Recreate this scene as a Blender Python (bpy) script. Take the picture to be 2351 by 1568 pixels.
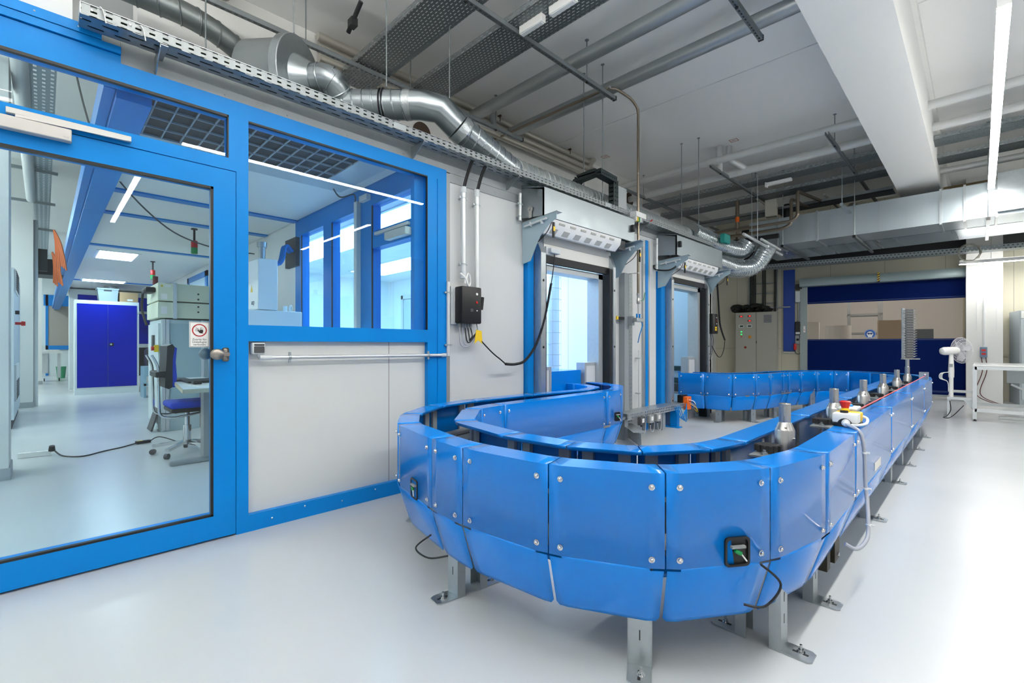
import bpy, bmesh, math, random
from mathutils import Vector as V, Matrix as M
random.seed(4)
sc = bpy.context.scene
for o in list(bpy.data.objects): bpy.data.objects.remove(o)
PI = math.pi
# ------------------------------------------------------------------ camera, world, exposure
cd = bpy.data.cameras.new('camera'); cam = bpy.data.objects.new('camera', cd)
sc.collection.objects.link(cam); sc.camera = cam
cam.location = (0, 0, 1.12); cam.rotation_euler = (PI/2, 0, math.radians(44.987))
cd.sensor_width = 36; cd.lens = 1075/2351*36; cd.shift_y = 8/2351; cd.clip_start = .05; cd.clip_end = 200
w = bpy.data.worlds.new('World'); sc.world = w; w.use_nodes = True
w.node_tree.nodes['Background'].inputs[0].default_value = (.92, .97, 1, 1)
w.node_tree.nodes['Background'].inputs[1].default_value = .25
sc.view_settings.view_transform = 'Standard'; sc.view_settings.look = 'None'
sc.view_settings.exposure = 1.17; sc.view_settings.gamma = 1; sc.view_settings.use_curve_mapping = False
STRIP = 50.0      # hall light strips
ROOM = 9.5        # ceiling lights of the glazed rooms

# ------------------------------------------------------------------ helpers
def hexc(h):
    c = [int(h[i:i+2], 16)/255 for i in (0, 2, 4)]
    return tuple(x/12.92 if x <= .04045 else ((x+.055)/1.055)**2.4 for x in c) + (1,)
class NT:
    def __init__(s, name):
        s.m = bpy.data.materials.new(name); s.m.use_nodes = True
        s.t = s.m.node_tree; s.n = s.t.nodes; s.b = s.n['Principled BSDF']; s.out = s.n['Material Output']
        s.obj = None
    def add(s, typ, **k):
        n = s.n.new(typ)
        for a, v in k.items(): setattr(n, a, v)
        return n
    def link(s, a, b): s.t.links.new(a, b)
    def coords(s):
        if s.obj is None:
            tc = s.add('ShaderNodeTexCoord'); sep = s.add('ShaderNodeSeparateXYZ')
            s.link(tc.outputs['Object'], sep.inputs[0]); s.obj = (tc.outputs['Object'], sep.outputs)
        return s.obj
    def math(s, op, a, b=None, c=None):
        n = s.add('ShaderNodeMath', operation=op)
        for i, x in enumerate((a, b, c)):
            if x is None: continue
            if isinstance(x, (int, float)): n.inputs[i].default_value = x
            else: s.link(x, n.inputs[i])
        return n.outputs[0]
    def noise(s, scale, detail=2, stretch=None):
        co = s.coords()[0]; n = s.add('ShaderNodeTexNoise'); n.inputs['Scale'].default_value = scale; n.inputs['Detail'].default_value = detail
        if stretch:
            mp = s.add('ShaderNodeMapping'); mp.inputs['Scale'].default_value = stretch; s.link(co, mp.inputs[0]); co = mp.outputs[0]
        s.link(co, n.inputs['Vector']); return n.outputs['Fac']
    def ramp(s, fac, lo, hi):
        n = s.add('ShaderNodeMapRange'); n.inputs[3].default_value = lo; n.inputs[4].default_value = hi
        n.inputs[1].default_value = .3; n.inputs[2].default_value = .7; s.link(fac, n.inputs[0]); return n.outputs[0]
    def mixc(s, fac, a, b):
        n = s.add('ShaderNodeMix', data_type='RGBA')
        s.link(fac, n.inputs[0]); n.inputs[6].default_value = a; n.inputs[7].default_value = b; return n.outputs[2]
def mat(name, col, rough=.5, metal=0, coat=0, noise=None, bump=None, spec=.5, emit=None, streak=None):
    t = NT(name); c = hexc(col) if isinstance(col, str) else col; b = t.b
    b.inputs['Base Color'].default_value = c; b.inputs['Roughness'].default_value = rough
    b.inputs['Metallic'].default_value = metal; b.inputs['Coat Weight'].default_value = coat; b.inputs['Coat Roughness'].default_value = .07
    b.inputs['Specular IOR Level'].default_value = spec
    if noise:
        sc_, amt = noise; f = t.noise(sc_, 3, streak)
        t.link(t.mixc(f, tuple(x*(1-amt) for x in c[:3])+(1,), tuple(min(1, x*(1+amt)) for x in c[:3])+(1,)), b.inputs['Base Color'])
        t.link(t.ramp(f, max(.02, rough-.08), rough+.08), b.inputs['Roughness'])
    if bump:
        bn = t.add('ShaderNodeBump'); bn.inputs['Strength'].default_value = bump[1]; bn.inputs['Distance'].default_value = .01
        t.link(t.noise(bump[0], 3), bn.inputs['Height']); t.link(bn.outputs[0], b.inputs['Normal'])
    if emit:
        b.inputs['Emission Color'].default_value = hexc(emit[0]); b.inputs['Emission Strength'].default_value = emit[1]
    return t.m
def perf(name, col, ua, pu, wu, va, pv, wv, uo=0, vo=0, stag=.5, rough=.4, metal=.8):
    """galvanised sheet with real see-through slots: axis ua pitch pu slot wu, axis va pitch pv slot wv"""
    t = NT(name); c = hexc(col); b = t.b; b.inputs['Metallic'].default_value = metal
    f = t.noise(35, 3); t.link(t.mixc(f, tuple(x*.8 for x in c[:3])+(1,), c), b.inputs['Base Color']); b.inputs['Roughness'].default_value = rough
    xyz = t.coords()[1]
    v = t.math('DIVIDE', t.math('ADD', xyz[va], 100+vo), pv); row = t.math('FLOOR', v); fv = t.math('FRACT', v)
    u = t.math('ADD', t.math('DIVIDE', t.math('ADD', xyz[ua], 100+uo), pu), t.math('MULTIPLY', row, stag)); fu = t.math('FRACT', u)
    hole = t.math('MULTIPLY', t.math('LESS_THAN', fu, wu/pu), t.math('LESS_THAN', fv, wv/pv))
    tr = t.add('ShaderNodeBsdfTransparent'); mx = t.add('ShaderNodeMixShader')
    t.link(hole, mx.inputs[0]); t.link(b.outputs[0], mx.inputs[1]); t.link(tr.outputs[0], mx.inputs[2]); t.link(mx.outputs[0], t.out.inputs[0])
    return t.m
def ribbed(name, col, axis, pitch, wid, rough=.5, seam=None, dark=.8):
    """sandwich panel: shallow pressed lines every pitch, as bump plus a faint groove"""
    t = NT(name); c = hexc(col); b = t.b; b.inputs['Roughness'].default_value = rough
    xyz = t.coords()[1]
    fr = t.math('FRACT', t.math('DIVIDE', t.math('ADD', xyz[axis], 100), pitch)); g = t.math('LESS_THAN', fr, wid/pitch)
    if seam:
        fs = t.math('FRACT', t.math('DIVIDE', t.math('ADD', xyz[axis], 100+seam[1]), seam[0])); g2 = t.math('LESS_THAN', fs, .006/seam[0])
        t.link(t.mixc(g2, c, tuple(x*.35 for x in c[:3])+(1,)), b.inputs['Base Color'])
    else: b.inputs['Base Color'].default_value = c
    bn = t.add('ShaderNodeBump'); bn.inputs['Strength'].default_value = .25; bn.inputs['Distance'].default_value = .004
    t.link(g, bn.inputs['Height']); t.link(bn.outputs[0], b.inputs['Normal']); return t.m
def glass(name, tint, refl=.06):
    t = NT(name); g = t.add('ShaderNodeBsdfGlossy'); g.inputs['Roughness'].default_value = .0; tr = t.add('ShaderNodeBsdfTransparent')
    tr.inputs[0].default_value = tint
    fr = t.add('ShaderNodeFresnel'); fr.inputs[0].default_value = 1.5; mx = t.add('ShaderNodeMixShader'); geo = t.add('ShaderNodeNewGeometry')
    fac = t.math('MULTIPLY', fr.outputs[0], t.math('SUBTRACT', 1.0, geo.outputs['Backfacing'])); t.link(fac, mx.inputs[0]); t.link(tr.outputs[0], mx.inputs[1]); t.link(g.outputs[0], mx.inputs[2]); t.link(mx.outputs[0], t.out.inputs[0])
    return t.m
def emis(name, col, st):
    t = NT(name); e = t.add('ShaderNodeEmission'); e.inputs[0].default_value = hexc(col); e.inputs[1].default_value = st
    t.link(e.outputs[0], t.out.inputs[0]); return t.m

XF = M.Identity(4)
FARXF = M.Translation((-.22, 13.45, 0)) @ M.Rotation(math.radians(10), 4, 'Z')
class B:
    def __init__(s): s.bm = bmesh.new(); s.mi = 0
    def m(s, i): s.mi = i; return s
    def face(s, vs, sm=False):
        try: f = s.bm.faces.new(vs)
        except ValueError: return None
        f.material_index = s.mi; f.smooth = sm; return f
    def v(s, p): return s.bm.verts.new(p)
    def box(s, x0, x1, y0, y1, z0, z1):
        x0, x1 = sorted((x0, x1)); y0, y1 = sorted((y0, y1)); z0, z1 = sorted((z0, z1))
        p = [s.v((x, y, z)) for z in (z0, z1) for x, y in ((x0, y0), (x1, y0), (x1, y1), (x0, y1))]
        for q in ((3, 2, 1, 0), (4, 5, 6, 7), (0, 1, 5, 4), (1, 2, 6, 5), (2, 3, 7, 6), (3, 0, 4, 7)): s.face([p[i] for i in q])
        return s
    def rbox(s, x0, x1, y0, y1, z0, z1, r=.01, n=2):
        b2 = bmesh.new(); bmesh.ops.create_cube(b2, size=1)
        for v in b2.verts: v.co = V(((x0+x1)/2+v.co.x*abs(x1-x0), (y0+y1)/2+v.co.y*abs(y1-y0), (z0+z1)/2+v.co.z*abs(z1-z0)))
        bmesh.ops.bevel(b2, geom=b2.edges[:], offset=r, segments=n, affect='EDGES', profile=.5)
        return s.merge(b2, True)
    def merge(s, b2, sm=False):
        mp = {v: s.v(v.co) for v in b2.verts}
        for f in b2.faces: s.face([mp[v] for v in f.verts], sm)
        b2.free(); return s
    def obox(s, c, a, b, d):
        """oriented box: centre and three full axis vectors"""
        c, a, b, d = V(c), V(a)/2, V(b)/2, V(d)/2
        p = [s.v(c+i*a+j*b+k*d) for k in (-1, 1) for i, j in ((-1, -1), (1, -1), (1, 1), (-1, 1))]
        for q in ((3, 2, 1, 0), (4, 5, 6, 7), (0, 1, 5, 4), (1, 2, 6, 5), (2, 3, 7, 6), (3, 0, 4, 7)): s.face([p[i] for i in q])
        return s
    def bar(s, p, q, w_, h_, up=(0, 0, 1)):
        p, q = V(p), V(q); d = q-p; side = d.cross(V(up))
        if side.length < 1e-6: side = d.cross(V((0, 1, 0)))
        side.normalize(); u = side.cross(d).normalized()
        return s.obox((p+q)/2, d, side*w_, u*h_)
    def tube(s, pts, r, n=12, cap=True):
        pts = [V(p) for p in pts]; N = len(pts); rs = r if isinstance(r, (list, tuple)) else [r]*N
        t0 = (pts[1]-pts[0]).normalized(); a = t0.orthogonal().normalized(); rings = []
        for i, p in enumerate(pts):
            t = (pts[min(i+1, N-1)]-pts[max(i-1, 0)])
            t = t.normalized() if t.length > 1e-9 else t0
            a = a-t*a.dot(t); a = a.normalized() if a.length > 1e-6 else t.orthogonal().normalized(); b = t.cross(a)
            rings.append([s.v(p+(a*math.cos(2*PI*k/n)+b*math.sin(2*PI*k/n))*rs[i]) for k in range(n)])
        for i in range(N-1):
            for k in range(n): s.face([rings[i][k], rings[i][(k+1) % n], rings[i+1][(k+1) % n], rings[i+1][k]], n > 5)
        if cap: s.face(rings[0][::-1]); s.face(rings[-1])
        return s
    def lathe(s, o, ax, prof, n=20, sm=True):
        o, ax = V(o), V(ax).normalized(); a = ax.orthogonal().normalized(); b = ax.cross(a); rings = []
        for r, h in prof: rings.append([s.v(o+ax*h+(a*math.cos(2*PI*k/n)+b*math.sin(2*PI*k/n))*max(r, 1e-4)) for k in range(n)])
        for i in range(len(prof)-1):
            (r0, h0), (r1, h1) = prof[i], prof[i+1]
            for k in range(n): s.face([rings[i][k], rings[i][(k+1) % n], rings[i+1][(k+1) % n], rings[i+1][k]], sm)
        s.face(rings[0][::-1]); s.face(rings[-1]); return s
    def prism(s, poly, vec):
        vec = V(vec); a = [s.v(p) for p in poly]; b = [s.v(V(p)+vec) for p in poly]; n = len(a)
        s.face(a[::-1]); s.face(b)
        for i in range(n): s.face([a[i], a[(i+1) % n], b[(i+1) % n], b[i]])
        return s
    def quad(s, *p): s.face([s.v(q) for q in p]); return s
C = sc.collection
def finish(name, b, mats, parent=None, sharp=None):
    bmesh.ops.recalc_face_normals(b.bm, faces=b.bm.faces[:])
    me = bpy.data.meshes.new(name); b.bm.to_mesh(me); b.bm.free()
    for m_ in (mats if isinstance(mats, (list, tuple)) else [mats]): me.materials.append(m_)
    try: me.set_sharp_from_angle(angle=math.radians(40))
    except Exception: pass
    o = bpy.data.objects.new(name, me); C.objects.link(o)
    if parent is not None:
        o.parent = parent; o.matrix_parent_inverse = M.Translation(-V(parent.get('_o', (0, 0, 0)))) if parent.type == 'EMPTY' else M.Identity(4)
    else: o.matrix_world = XF
    return o
def tag(o, label, cat, group=None, kind=None):
    o['label'] = label; o['category'] = cat
    if group: o['group'] = group
    if kind: o['kind'] = kind
    return o
ORIG = {}
def part(name, b, mats, parent, label=None):
    bmesh.ops.recalc_face_normals(b.bm, faces=b.bm.faces[:])
    me = bpy.data.meshes.new(name); b.bm.to_mesh(me); b.bm.free()
    for m_ in (mats if isinstance(mats, (list, tuple)) else [mats]): me.materials.append(m_)
    try: me.set_sharp_from_angle(angle=math.radians(40))
    except Exception: pass
    o = bpy.data.objects.new(name, me); C.objects.link(o); o.parent = parent
    if parent.type == 'EMPTY': o.matrix_parent_inverse = M.Translation(-V(ORIG.get(parent, (0, 0, 0))))
    if label: o['label'] = label
    return o
def thing(name, label, cat, loc, group=None):
    o = bpy.data.objects.new(name, None); C.objects.link(o); o.empty_display_size = .1
    o.matrix_world = XF @ M.Translation(loc); ORIG[o] = tuple(loc); return tag(o, label, cat, group)
def solo(name, b, mats, label, cat, group=None, kind=None):
    return tag(finish(name, b, mats), label, cat, group, kind)
def struct(name, b, mats, label=None):
    o = finish(name, b, mats); o['kind'] = 'structure'
    if label: o['label'] = label
    return o
def sroot(name, loc):
    o = bpy.data.objects.new(name, None); C.objects.link(o); o.matrix_world = XF @ M.Translation(loc); ORIG[o] = tuple(loc); o['kind'] = 'structure'; return o
def clone(root, off, label=None, rz=0):
    r = root.copy(); C.objects.link(r); r.matrix_world = M.Translation(off) @ root.matrix_world
    if label: r['label'] = label
    for ch in root.children:
        c = ch.copy(); C.objects.link(c); c.parent = r; c.matrix_parent_inverse = ch.matrix_parent_inverse.copy()
        for g in ch.children:
            d = g.copy(); C.objects.link(d); d.parent = c; d.matrix_parent_inverse = g.matrix_parent_inverse.copy()
    return r
def fillet(pts, r, k=5):
    pts = [V(p) for p in pts]; out = [pts[0]]
    for i in range(1, len(pts)-1):
        p = pts[i]; a = (pts[i-1]-p); b = (pts[i+1]-p); rr = min(r, a.length*.49, b.length*.49)
        A = p+a.normalized()*rr; Bp = p+b.normalized()*rr
        for j in range(k+1):
            t = j/k; out.append(A*(1-t)**2+p*2*t*(1-t)+Bp*t*t)
    out.append(pts[-1]); return out
def spline(pts, k=8):
    pts = [V(p) for p in pts]; out = []
    for i in range(len(pts)-1):
        p0, p1, p2, p3 = pts[max(i-1, 0)], pts[i], pts[i+1], pts[min(i+2, len(pts)-1)]
        for j in range(k):
            t = j/k; out.append(.5*((2*p1)+(p2-p0)*t+(2*p0-5*p1+4*p2-p3)*t*t+(3*p1-p0-3*p2+p3)*t**3))
    out.append(pts[-1]); return out
def text(s, size, parent, mat_, loc, rx, ry, rz, name='lettering', ex=.0004, align='CENTER'):
    cu = bpy.data.curves.new(name, 'FONT'); cu.body = s; cu.size = size; cu.extrude = ex; cu.align_x = align; cu.align_y = 'CENTER'
    cu.materials.append(mat_); o = bpy.data.objects.new(name, cu); C.objects.link(o); o.parent = parent
    mw = M.Translation(loc) @ M.Rotation(rz, 4, 'Z') @ M.Rotation(ry, 4, 'Y') @ M.Rotation(rx, 4, 'X')
    o.matrix_parent_inverse = M.Translation(-V(ORIG.get(parent, (0, 0, 0)))) if parent.type == 'EMPTY' else M.Identity(4)
    C.objects.unlink(o); me = bpy.data.meshes.new_from_object(o); bpy.data.objects.remove(o); me.name = name
    o = bpy.data.objects.new(name, me); C.objects.link(o); o.parent = parent
    o.matrix_parent_inverse = M.Translation(-V(ORIG.get(parent, (0, 0, 0)))) if parent.type == 'EMPTY' else M.Identity(4)
    o.matrix_basis = mw; return o

# ------------------------------------------------------------------ materials
BLUE = mat('blue_frame_paint', (.0, .215, .62, 1), .36, spec=.2)
CONV = mat('blue_sheet_paint', (.0, .205, .70, 1), .2, spec=.4, coat=.15)
NAVY = mat('navy_curtain', (.0, .011, .10, 1), .65, spec=.08)
COBALT = mat('cobalt_door_paint', (.0, .012, .36, 1), .5, spec=.08)
WHITE = mat('white_paint', 'E6E8E6', .5)
WALLW = mat('white_plaster', 'E4E4E1', .8, bump=(60, .08))
CEIL = mat('ceiling_paint', 'F0F0EE', .85)
CREAM = ribbed('cream_wall_sheet', 'C9C5B2', 0, .25, .012, .6, (1.0, .3))
CREAMP = mat('cream_concrete', 'BDB9A9', .8, noise=(3, .06))
PANEL = ribbed('white_sandwich_panel', 'CFD1D0', 1, .053, .006, .45)
PANELX = ribbed('white_sandwich_panel_across', 'E9EAE7', 0, .053, .006, .45)
GALV = mat('galvanised_sheet', 'B2B9BC', .38, .85, noise=(22, .14))
GALVM = mat('galvanised_matte', 'B4BABC', .5, .55, noise=(30, .12))
GALVD = mat('galvanised_dull', '8D9496', .5, .7, noise=(30, .15))
STEEL = mat('turned_steel', 'BDBBB8', .32, .95, noise=(60, .12), streak=(1, 1, .02))
CHROME = mat('chrome', 'DADADA', .1, 1)
BRASSY = mat('copper_nickel_pipe', '8F8374', .3, .85)
ALU = mat('aluminium_profile', 'D9DCDC', .4, .5)
GREYP = mat('grey_paint', 'A9AFB2', .5)
LGREY = mat('light_grey_paint', 'D2D7D9', .45)
CABG = mat('warm_grey_cabinet_paint', 'A5A59A', .5)
BLACK = mat('black_plastic', '101112', .45)
DARK = mat('dark_rubber', '1C1E20', .6)
DGREY = mat('dark_grey_plastic', '4A4C4E', .5)
RED = mat('red_plastic', 'C6201C', .35)
YEL = mat('yellow_plastic', 'F2C81E', .4)
ORANGE = mat('orange_plastic', 'EE6A10', .4)
GREEN = mat('green_plastic', '0F8E4A', .4)
TEAL = mat('teal_plastic', '1B8F86', .5)
WPLAS = mat('white_plastic', 'EDEDEA', .35)
GPLAS = mat('grey_plastic', '8F9394', .4)
GCABLE = mat('grey_cable_sheath', 'A9ACB5', .45)
BCHAIR = mat('blue_upholstery', '0B3FC0', .7)
CARD = mat('cardboard', 'A98B66', .8, noise=(8, .1))
CREAMM = mat('cream_machine_paint', 'D9E2CE', .45)
WOODE = mat('chipboard_edge', 'B5AD98', .8, noise=(150, .3))
CREAMP2 = mat('pipe_insulation_white', 'D2D4D2', .45, .25)
PIPEG = mat('silver_pipe_lagging', 'A9AEAF', .38, .75, noise=(40, .08))
MATPIPE = mat('grey_pipe', '9C9890', .55, .3)
FABR = mat('fabric_transparent_foil', 'B9ADA0', .5)
GLASS = glass('door_glass', (.85, .95, .98, 1))
GLASSI = glass('inner_glass', (.86, .96, 1, 1))
CLEAR = glass('clear_plastic', (.90, .90, .90, 1))
FOIL = glass('foil_window', (.88, .85, .81, 1))
LED = emis('led_diffuser', 'FFFDF8', STRIP)
UPL = emis('added_uplight', 'FFFDF8', STRIP*.025)  # UPL materials: upward glow added to the strips to lift the ceiling
LED2 = emis('led_diffuser_bright', 'FFFDF8', STRIP*.34); UPL2 = emis('added_uplight_cross', 'FFFDF8', STRIP*.05); LED3 = emis('led_diffuser_soft', 'FFFDF8', STRIP*.15); UPL3 = emis('added_uplight_strong', 'FFFDF8', STRIP*2.0)
ROOML = emis('room_light_diffuser', 'E6F4FF', ROOM)
ROOML2 = emis('cool_room_light_diffuser', 'BFE0FF', ROOM*.62)
REDL = emis('red_display', 'FF3030', 1.1); GRNL = emis('green_lamp', '30FF70', .7)
TRAYW = perf('perforated_tray_side', '9DA3A4', 1, .055, .024, 2, .024, .010, vo=-.007, stag=0, rough=.45, metal=.4)
TRAYB = perf('perforated_tray_base', 'A9B0B2', 1, .10, .06, 0, .05, .012, stag=.5, rough=.4)
TRAYX = perf('perforated_wide_tray', '7E8688', 0, .05, .03, 1, .032, .010, stag=.5, rough=.45)
TRAYXS = perf('perforated_tray_flange', 'A0A8AA', 0, .08, .045, 2, .030, .011, stag=.5, rough=.45)
STRUT = perf('slotted_channel', '8B9294', 1, .05, .028, 0, .041, .014, uo=0, vo=.0, stag=0, rough=.45)
STRUTV = perf('slotted_upright', 'A4ABAD', 2, .05, .03, 1, .04, .012, stag=0, rough=.45)
def spiralmat():
    t = NT('spiral_seam_duct'); b = t.b; b.inputs['Metallic'].default_value = .95
    f = t.noise(5, 2); t.link(t.mixc(f, hexc('A9B2B6'), hexc('C6CED1')), b.inputs['Base Color']); b.inputs['Roughness'].default_value = .27; return t.m
SPIRAL = spiralmat()
def floormat():
    t = NT('epoxy_floor'); b = t.b
    f = t.noise(.9, 5); g = t.noise(7, 4)
    k = t.math('MULTIPLY_ADD', g, .35, f)
    t.link(t.mixc(t.ramp(f, 0, 1), hexc('C4C8CA'), hexc('C9CCCD')), b.inputs['Base Color'])
    t.link(t.ramp(f, .22, .27), b.inputs['Roughness']); return t.m
FLOOR = floormat()

# ------------------------------------------------------------------ shell of the hall
WX = -3.14            # face of the glazed enclosure
H = 4.4
b = B().box(-32, 9, -8, 18, -.12, 0); struct('floor', b, FLOOR)
b = B().box(-32, 9, -8, 5.93, H, H+.2); b.box(-32, 9, 5.95, 18, H, H+.2); b.box(-32, 9, 5.93, 5.95, H+.012, H+.2); struct('ceiling', b, CEIL)
b = B().box(-.98, -.46, -8, 13.2, 3.7, H); b.box(-1.02, -.42, -8, 13.2, H-.09, H); struct('beam', b, WALLW)
b = B().box(-5.2, -4.95, .55, 13.2, 2.74, H); b.box(-5.2, -4.95, 7.85, 13.2, 0, 2.74)
struct('wall_upper', b, WALLW)
XF = FARXF
b = B().box(-5.4, -2.86, 0, .2, 0, H); b.box(-2.86, .0, 0, .2, 2.56, H); b.box(0, 9.6, 0, .2, 0, H); struct('wall_far', b, CREAM)
b = B().box(-4.9, -3.0, -.012, 0, 1.02, 1.05); b.box(.3, 5, -.03, 0, .88, .94); b.box(.3, 5, -.02, 0, .0, .86); struct('trim_1', b, CREAMP)
b = B().box(-4.2, 2.4, -.05, 0, 3.0, 3.5); struct('trim_2', b, DARK)     # flat dark band above the roller door
XF = M.Identity(4)
b = B().box(-.195, .31, 12.9, 13.6, 0, H)
struct('column', b, WALLW)
# ------------------------------------------------------------------ front of the glazed enclosure (wall plane x = WX)
FX = -3.10           # face of the blue profiles
IX = -3.20
def fr(b, y0, y1, z0, z1, x=FX, xi=IX, g=.0): return b.box(xi, x, y0, y1, z0, z1)
# fixed blue profiles between door, transom and window
b = B()
fr(b, .803, .868, .10, 2.462)                       # mullion
fr(b, -.9, 2.34, 2.462, 2.556)                      # head
fr(b, -.9, .803, 2.142, 2.212)                      # rail over the door
fr(b, .764, .803, 2.212, 2.462)
fr(b, 2.155, 2.245, 0, 2.462); fr(b, 2.252, 2.34, 0, 2.462)
b.box(IX, FX-.006, 2.24, 2.26, 0, 2.462)
fr(b, .868, 2.155, 1.142, 1.24); fr(b, .803, 2.155, 0, .10)
b.box(IX, FX-.012, -.9, .28, 2.556, 2.60); b.box(IX, FX+.0, -.9, .28, 2.604, 2.64); b.box(IX, FX+.004, -.9, .205, 2.643, 2.69)
struct('wall_frame', b, BLUE)
b = B()
for y, z in ((1.0, .05), (1.45, .05), (1.9, .05), (-.03, 2.668), (.12, 2.668), (1.2, .075), (1.7, .075)):
    b.lathe((FX, y, z), (1, 0, 0), [(.006, -.002), (.006, .002), (.003, .005), (0, .006)], 8)
struct('trim_screw', b, CHROME)
b = B().box(IX, WX, .868, 2.155, .10, 1.142)
struct('wall_panel_low', b, ribbed('lower_panel', 'D6D8D5', 1, .0527, .006, .5, (5.0, .05+3.12)))
# zinc flashing and galvanised strips
b = B().box(IX, WX+.012, .28, 7.8, 2.556, 2.76); b.box(IX, WX+.016, .205, .278, 2.643, 2.70)
b.box(IX, WX+.008, 2.34, 2.40, 0, 2.55); b.box(IX, WX+.008, 2.40, 3.32, 2.48, 2.556)
for y in (.42, .75, 1.1, 1.5, 1.95): b.lathe((WX+.012, y, 2.585), (1, 0, 0), [(.005, 0), (.004, .003), (0, .004)], 8)
struct('trim_flashing', b, mat('flashing_zinc', '9BA0A1', .5, .35, noise=(30, .1)))
b = B().box(IX, WX, -.9, .10, 2.69, 3.0)
struct('wall_head', b, WHITE)
# insulated wall panels between the hatches
b = B()
for y0, y1, z0, z1 in ((2.40, 3.30, 0, 2.556), (4.70, 5.93, 0, 2.556), (7.30, 7.80, 0, 2.556), (3.30, 4.70, 2.10, 2.556), (5.93, 7.30, 2.16, 2.556)):
    b.box(IX-.06, WX, y0, y1, z0, z1)
for y0, y1, z1 in ((3.52, 3.72, .86), (4.31, 4.56, .885), (6.25, 6.44, .86), (6.95, 7.2, .9)): b.box(IX-.06, WX-.01, y0, y1, 0, z1)
b.box(IX-.06, WX-.01, 3.72, 4.31, 0, .16); b.box(IX-.06, WX-.01, 6.44, 6.95, 0, .16)
struct('wall_panels', b, PANEL)
b = B().box(-16, -3.2, .30, 7.8, 2.60, 2.76); struct('ceiling_roof', b, GALVD)
b = B().box(-4.95, WX, 7.74, 7.82, 0, 2.6); struct('wall_end', b, PANELX)
# blue and grey posts on the wall
b = B().box(IX, -3.09, 3.31, 3.39, 0, 2.2); b.box(IX, -3.09, 5.985, 6.10, 0, 2.25); b.box(IX, -3.11, 5.60, 5.665, .0, 2.5)
b.box(-3.17, -2.86, 6.02, 6.13, 0, .012); b.box(-3.0, -2.9, 6.06, 6.13, 0, .30)
struct('trim_posts', b, BLUE)
b = B().box(IX, -3.115, 5.545, 5.60, 0, 2.5); b.box(IX, -3.115, 5.665, 5.71, 0, 2.5); b.box(IX, -3.115, 7.55, 7.6, 0, 2.5)
struct('trim_strips', b, GALV)

# glazed door
d = sroot('door_1', (FX, .1, 0))
b = B(); X0, X1 = -3.19, FX+.004
b.box(X0, X1, .685, .799, .012, 2.136); b.box(X0, X1, -.9, .685, 2.023, 2.136); b.box(X0, X1, -.9, .685, .012, .142); b.box(X0, X1, -1.0, -.89, .012, 2.136)
part('door_frame', b, BLUE, d)
b = B(); x = FX-.02
for y0, y1, z0, z1 in ((.673, .686, .142, 2.023), (-.9, .686, 2.010, 2.024), (-.9, .686, .141, .152)): b.box(x, FX+.0045, y0, y1, z0, z1)
part('door_gasket', b, BLACK, d)
part('door_glass', B().box(FX-.030, FX-.024, -.9, .686, .142, 2.023), GLASS, d)
b = B(); b.rbox(FX+.004, FX+.012, .728, .762, 1.025, 1.105, .012, 3)
b.lathe((FX+.008, .745, 1.067), (1, 0, 0), [(.011, 0), (.011, .045), (.012, .05)], 12)
b.bar((FX+.05, .752, 1.067), (FX+.05, .70, 1.067), .02, .018)
b2 = bmesh.new(); bmesh.ops.create_uvsphere(b2, u_segments=20, v_segments=12, radius=1)
for v in b2.verts: v.co = V((FX+.052+v.co.x*.017, .695+v.co.y*.036, 1.067+v.co.z*.032))
b.merge(b2, True)
part('door_handle', b, mat('brushed_handle', '9B958D', .35, .8), d)
b = B(); b2 = bmesh.new(); bmesh.ops.create_uvsphere(b2, u_segments=20, v_segments=12, radius=1)
for v in b2.verts: v.co = V((FX-.075+v.co.x*.017, .665+v.co.y*.036, 1.067+v.co.z*.032))
b.merge(b2, True); b.box(FX-.08, FX-.06, .67, .74, 1.057, 1.077)
part('door_inner_knob', b, mat('brushed_handle_in', '8B9298', .35, .7), d)
c = B(); c.rbox(FX+.006, FX+.05, -.25, .095, 2.086, 2.142, .003, 1)
part('door_closer', c, mat('closer_silver', 'CFCBC6', .4, .3), d)
c = B(); c.rbox(FX+.006, FX+.03, -.12, .318, 2.160, 2.186, .002, 1); c.bar((FX+.04, -.09, 2.150), (FX+.035, .30, 2.163), .006, .012)
part('closer_arm', c, mat('closer_arm_silver', 'D6D3CE', .4, .3), d)
text('TS 98', .009, d, mat('closer_mark', 'B9B5B0', .5), (FX+.051, .075, 2.10), PI/2, 0, PI/2)
# door sign on the glass
t = thing('door_sign', 'white prohibition sign with red ring and black hand stuck on door glass', 'sign', (FX-.02, .6235, 1.11))
x = FX-.0235
part('sign_plate', B().rbox(x-.0005, x+.0005, .575, .672, 1.108, 1.250, .0004, 1), mat('sign_white', 'F4F4F0', .4), t)
bk = B()
for y0, y1, z0, z1 in ((.578, .669, 1.1105, 1.1120), (.578, .669, 1.246, 1.2475), (.578, .5795, 1.1105, 1.2475), (.6675, .669, 1.1105, 1.2475)): bk.box(x, x+.0009, y0, y1, z0, z1)
part('sign_border', bk, BLACK, t)
rd = B(); cy, cz = .6235, 1.203
rng = [(x+.001, cy+r*math.cos(a), cz+r*math.sin(a)) for a in [k*2*PI/40 for k in range(40)] for r in (.036, .030)]
vs = [rd.v(p) for p in rng]
for k in range(40):
    i = 2*k; j = (2*k+2) % 80; rd.face([vs[i], vs[j], vs[j+1], vs[i+1]])
rd.bar((x+.0008, cy-.022, cz+.023), (x+.0008, cy+.023, cz-.022), .0004, .006, (1, 0, 0)); 
part('sign_ring', rd, mat('sign_red', 'B01E22', .4), t)
hd = B(); hx = x+.0014
hd.prism([(hx, cy+y*.001, cz+z*.001) for y, z in ((2, -16), (14, -17), (18, -6), (17, 2), (3, 2), (0, -3), (-8, 3), (-10, 0), (-4, -9))], (.0004, 0, 0))
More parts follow.
